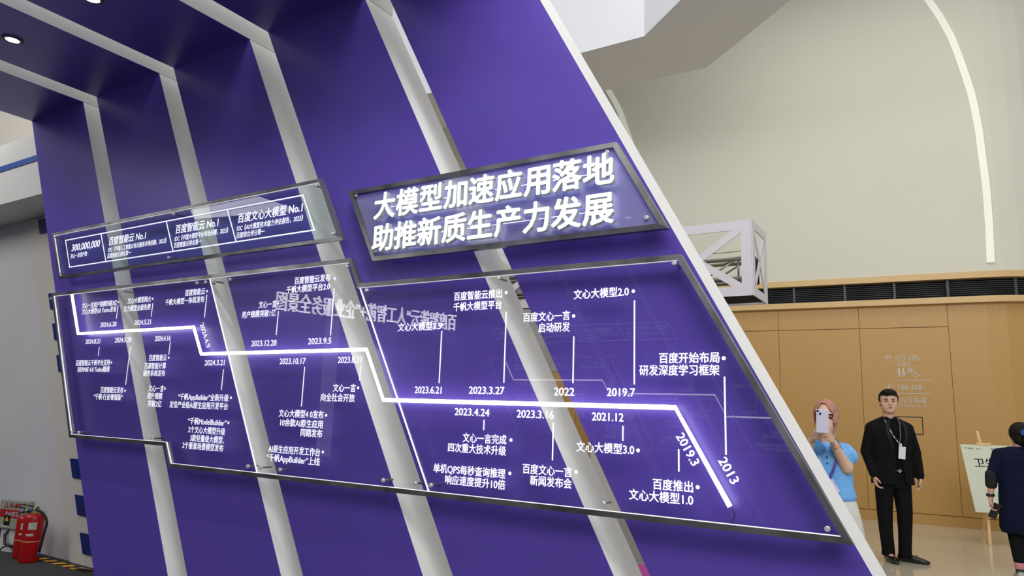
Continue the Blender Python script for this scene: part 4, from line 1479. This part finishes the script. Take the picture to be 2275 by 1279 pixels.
def womhair(b2):
    dele = []
    for v in b2.verts:
        q = v.co - P(0, 0, 0)
        a, b, z = q.dot(Lh), q.dot(fh), q.z
        # face opening widening from a centre parting
        if b > .02 and z < .100 and abs(a + .012) < .012 + (.100 - z) * .62 and abs(a + .012) < .056:
            dele.append(v)
        elif z < -.03 and b > .045 and abs(a) < .05:
            dele.append(v)
    bmesh.ops.delete(b2, geom=dele, context='VERTS')


blob('hair', [('e', P(0, -.010, .028), (.083, .101, .105), M3), ('e', P(0, -.055, -.03), (.070, .055, .080), M3),
              ('c', P(.064, .045, .02), P(.050, .072, -.105), .018, .007), ('c', P(-.066, .035, .02), P(-.070, .035, -.075), .014, .006),
              ('c', P(.040, .074, .060), P(.052, .078, -.04), .016, .010), ('c', P(-.052, .066, .055), P(-.068, .055, -.03), .014, .010)], .005, M_hairp, wo, 3, womhair)
# polo shirt with short sleeves, collar and placket
slL = ray(1889, 1014, 4.78)
slR = shR.lerp(elR, .72)
blob('polo_shirt', [('l', [(T(0, 0, z), rx, ry, L, f) for z, rx, ry in ((.905, .158, .118), (.93, .166, .124), (1.0, .150, .116), (1.08, .146, .120), (1.16, .160, .122), (1.215, .158, .100), (1.25, .110, .075), (1.275, .066, .060))]),
                    ('c', T(.06, -.01, 1.235), shL, .045, .052), ('c', T(-.06, -.01, 1.235), shR, .045, .052), ('c', shL, slL, .053, .054), ('c', shR, slR, .053, .056)], .0065, M_polo, wo, 4)
bm = bmesh.new()
for g in (-1, 1):
    a = [T(g * .054, -.01, 1.310), T(g * .052, .062, 1.292), T(g * .006, .112, 1.246)]
    b = [T(g * .082, -.01, 1.266), T(g * .092, .092, 1.240), T(g * .052, .140, 1.198)]
    A_ = [bm.verts.new(p) for p in a]
    B_ = [bm.verts.new(p) for p in b]
    for i in range(2):
        bm.faces.new((A_[i], A_[i + 1], B_[i + 1], B_[i]))
r_ = bmesh.ops.solidify(bm, geom=list(bm.faces), thickness=.004)
own(wo, build('collar', bm, M_polo, smooth=True))
for z in (1.185, 1.145):
    bm = bmesh.new()
    ico(bm, T(-.004, .124, z), (.006, .003, .006), None, 2)
    own(wo, build('button', bm, mat('dark_blue_button', (.02, .05, .16, 1), .4), smooth=True))
ribbon('lanyard', [T(-.060, .055, 1.262), T(-.058, .112, 1.20), T(-.030, .134, 1.10), T(0, .136, 1.045)], .014, L, M_lanyb, wo)
ribbon('lanyard', [T(.064, .055, 1.262), T(.060, .112, 1.20), T(.032, .134, 1.11), T(.002, .138, 1.045)], .016, L, M_lanyp, wo)
bm = bmesh.new()
add_box(bm, (-.034, -.002, -.05), (.034, .002, .04), .001)
MB = (Matrix((L, f, Z3)).transposed() @ Matrix.Rotation(-.5, 3, 'Y')).to_4x4()
MB.translation = T(.012, .142, 1.0)
bmesh.ops.transform(bm, matrix=MB, verts=bm.verts)
own(wo, build('badge_card', bm, mat('badge_lilac', (.60, .60, .80, 1), .3)))
blob('trousers', [('l', [(T(.012, 0, z), rx, ry, L, f) for z, rx, ry in ((.12, .21, .12), (.35, .21, .13), (.60, .20, .135), (.75, .182, .13), (.85, .163, .122), (.93, .142, .105))]),
                  ('l', [(T(-.10, 0.02, z), rx, ry, L, f) for z, rx, ry in ((.10, .10, .11), (.4, .10, .12), (.65, .088, .115))]),
                  ('l', [(T(.12, 0.02, z), rx, ry, L, f) for z, rx, ry in ((.10, .10, .11), (.4, .10, .12), (.65, .088, .115))])], .009, M_trouserw, wo)
shoe(T(-.08, 0, 0), f, .24, M_whitelabel, wo, .9)
shoe(T(.08, 0, 0), f, .24, M_whitelabel, wo, .9)
bm = bmesh.new()
c = wrL.lerp(elL, .12)
d = (elL - wrL).normalized()
a_, b_ = frame_of(d)
pts = [c + (a_ * math.cos(t) + b_ * math.sin(t)) * .0285 for t in [k * math.pi / 8 for k in range(17)]]
add_tube(bm, pts, .003, 6)
own(wo, build('bracelet', bm, mat('rose_gold', (.55, .33, .2, 1), .3, metal=.8), smooth=True))

ph = thing('phone', 'lilac phone with two camera lenses held up by the woman in the sky blue polo', 'phone', PH)
bm = bmesh.new()
add_box(bm, (-.0357, -.0039, -.0735), (.0357, .0039, .0735), .004)
MB = (Matrix((L, f, Z3)).transposed() @ Matrix.Rotation(.03, 3, 'Y')).to_4x4()
MB.translation = PH
bmesh.ops.transform(bm, matrix=MB, verts=bm.verts)
own(ph, build('phone_case', bm, M_phone))
Q = lambda a, b, z: MB @ Vector((a, b, z))
bm = bmesh.new()
add_box(bm, (-.033, .0039, .038), (-.004, .0052, .070), .001)
bmesh.ops.transform(bm, matrix=MB, verts=bm.verts)
own(ph, build('camera_bump', bm, M_phone))
for a, z in ((-.026, .062), (-.012, .046)):
    bm = bmesh.new()
    add_tube(bm, [Q(a, .005, z), Q(a, .0072, z)], .0065, 16)
    own(ph, build('camera_lens', bm, M_eye))

# ---- the woman walking away in a navy hoodie
w3 = thing('person', 'person with black ponytail and long navy hoodie, seen from behind at right edge', 'person', (0.47, 8.62, 0))
f, L = basis(.10, -.995)
B = Vector((0.49, 8.64, 0))
T = lambda a, b, z: B + L * a + f * b + Z3 * z
f2 = -f * .9 - L * .25          # her own facing: away and a little to the left
f2.normalize()
L2 = Vector((-f2.y, f2.x, 0))
hd, P = head_prims(T(.035, -.02, 1.345), f2, L2, .96)
shA, elA, wrA = T(-.155, .0, 1.16), T(-.235, .03, .93), T(-.255, .02, .735)
bp = hd + [('c', T(.02, 0, 1.12), T(.03, -.01, 1.26), .052, .048),
           ('l', [(T(0, 0, z), rx, ry, L, f) for z, rx, ry in ((.72, .15, .10), (.9, .13, .09), (1.08, .14, .09), (1.17, .09, .06))]),
           ('c', shA, elA, .046, .038), ('c', elA, wrA, .037, .025),
           ('c', T(.155, 0, 1.16), T(.225, .0, .92), .046, .038), ('c', T(.225, 0, .92), T(.24, -.06, .72), .037, .025)]
bp += hand(wrA, Vector((0.02, -.02, -1)), L + f * .3, f * .7 - L * .3, .92, .85, .05)
bp += hand(T(.24, -.06, .72), Vector((0, 0, -1)), -L, -f, .92, .6, .05)
kA, aA = T(-.075, .0, .42), T(-.07, .06, .085)
bp += [('c', T(-.075, 0, .74), kA, .08, .054), ('c', kA, aA, .050, .033), ('c', aA, aA - f * .1 - Z3 * .05, .03, .025)]
bp += [('c', T(.08, 0, .74), T(.09, -.05, .42), .08, .054), ('c', T(.09, -.05, .42), T(.09, -.14, .085), .050, .033), ('c', T(.09, -.14, .085), T(.09, -.24, .035), .03, .025)]
blob('body', bp, 0.0048, M_skin, w3, 3)
M3 = Matrix((L2, f2, Z3)).transposed()


def w3hair(b2):
    dele = [v for v in b2.verts if (lambda q: q.dot(f2) > .04 and q.z < .05)(v.co - P(0, 0, 0))]
    bmesh.ops.delete(b2, geom=dele, context='VERTS')


blob('hair', [('e', P(0, -.012, .030), (.094, .110, .108), M3), ('e', P(0, -.05, -.02), (.086, .066, .092), M3),
              ('c', P(0, -.10, .02), P(0, -.135, -.03), .032, .036), ('c', P(0, -.135, -.03), P(-.02, -.150, -.17), .040, .036), ('c', P(-.02, -.150, -.17), P(-.02, -.150, -.30), .036, .014)], .0055, M_hairb, w3, 3, w3hair)
bm = bmesh.new()
sc = P(0, -.118, .030)
for k_ in range(14):
    t_ = k_ * 2 * math.pi / 14
    ico(bm, sc + L2 * .030 * math.cos(t_) + Z3 * .026 * math.sin(t_) + f2 * .006 * math.sin(3 * t_), (.016, .013, .014), None, 2)
own(w3, build('hair_scrunchie', bm, mat('blue_scrunchie', (.01, .07, .30, 1), .6, noise=.4, scale=60), smooth=True))
blob('hoodie', [('l', [(T(0, 0, z), rx, ry, L, f) for z, rx, ry in ((.425, .185, .135), (.47, .200, .150), (.7, .188, .150), (.95, .176, .140), (1.10, .180, .130), (1.17, .165, .105), (1.215, .11, .085), (1.24, .075, .07))]),
                ('e', T(.01, .085, 1.10), (.135, .055, .085), None), ('e', T(.01, .075, 1.17), (.10, .05, .05), None),
                ('c', T(-.05, 0, 1.19), shA, .05, .06), ('c', shA, elA, .062, .054), ('c', T(.155, 0, 1.16), T(.225, 0, .92), .062, .056), ('c', elA, elA.lerp(wrA, .15), .054, .052)], .0075, M_navy, w3, 5)
cuff = mat('black_ribbed_cuff', (.006, .006, .008, 1), .85, bump=.2, scale=30)
blob('sleeve_cuff', [('c', elA + Z3 * .03, elA.lerp(wrA, .30), .057, .054)], .006, cuff, w3)
blob('leggings', [('c', T(-.075, 0, .70), kA, .10, .070), ('c', kA, aA + Z3 * .095, .070, .052),
                  ('c', T(.08, 0, .70), T(.09, -.05, .42), .10, .070), ('c', T(.09, -.05, .42), T(.09, -.125, .17), .070, .050)], .008, M_suit, w3)
pk = mat('pink_sock_band', (.62, .22, .26, 1), .8)
blob('sock_band', [('c', aA + Z3 * .075, aA + Z3 * .045, .049, .047)], .005, pk, w3)
blob('sock', [('c', aA + Z3 * .035, aA - Z3 * .02, .040, .038)], .005, mat('dark_striped_sock', (.03, .035, .05, 1), .8, noise=.6, scale=25, stretch=(.2, .2, 8)), w3)
shoe(T(-.07, .06, 0), -f, .24, mat('pale_sneaker', (.42, .42, .38, 1), .7), w3, .95)
shoe(T(.09, -.14, 0), -f, .24, M_whitelabel, w3, .95)
blob('collar', [('c', T(.0, .03, 1.245), T(.06, .02, 1.25), .03, .028)], .005, mat('pink_collar', (.45, .22, .28, 1), .8), w3)
bm = bmesh.new()
c = wrA + Z3 * .03
add_tube(bm, [c + Z3 * .013, c - Z3 * .013], .036, 20)
own(w3, build('watch_strap', bm, M_rubber, smooth=True))
ph2 = thing('phone', 'black phone held low in the left hand of the person in the navy hoodie', 'phone', wrA - Z3 * .09)
bm = bmesh.new()
add_box(bm, (-.036, -.004, -.074), (.036, .004, .074), .004)
MB = (Matrix((L, f, Z3)).transposed() @ Matrix.Rotation(.45, 3, 'Y') @ Matrix.Rotation(.5, 3, 'Z')).to_4x4()
MB.translation = wrA + L * .022 + f * .030 - Z3 * .115
bmesh.ops.transform(bm, matrix=MB, verts=bm.verts)
own(ph2, build('phone_body', bm, M_leather))
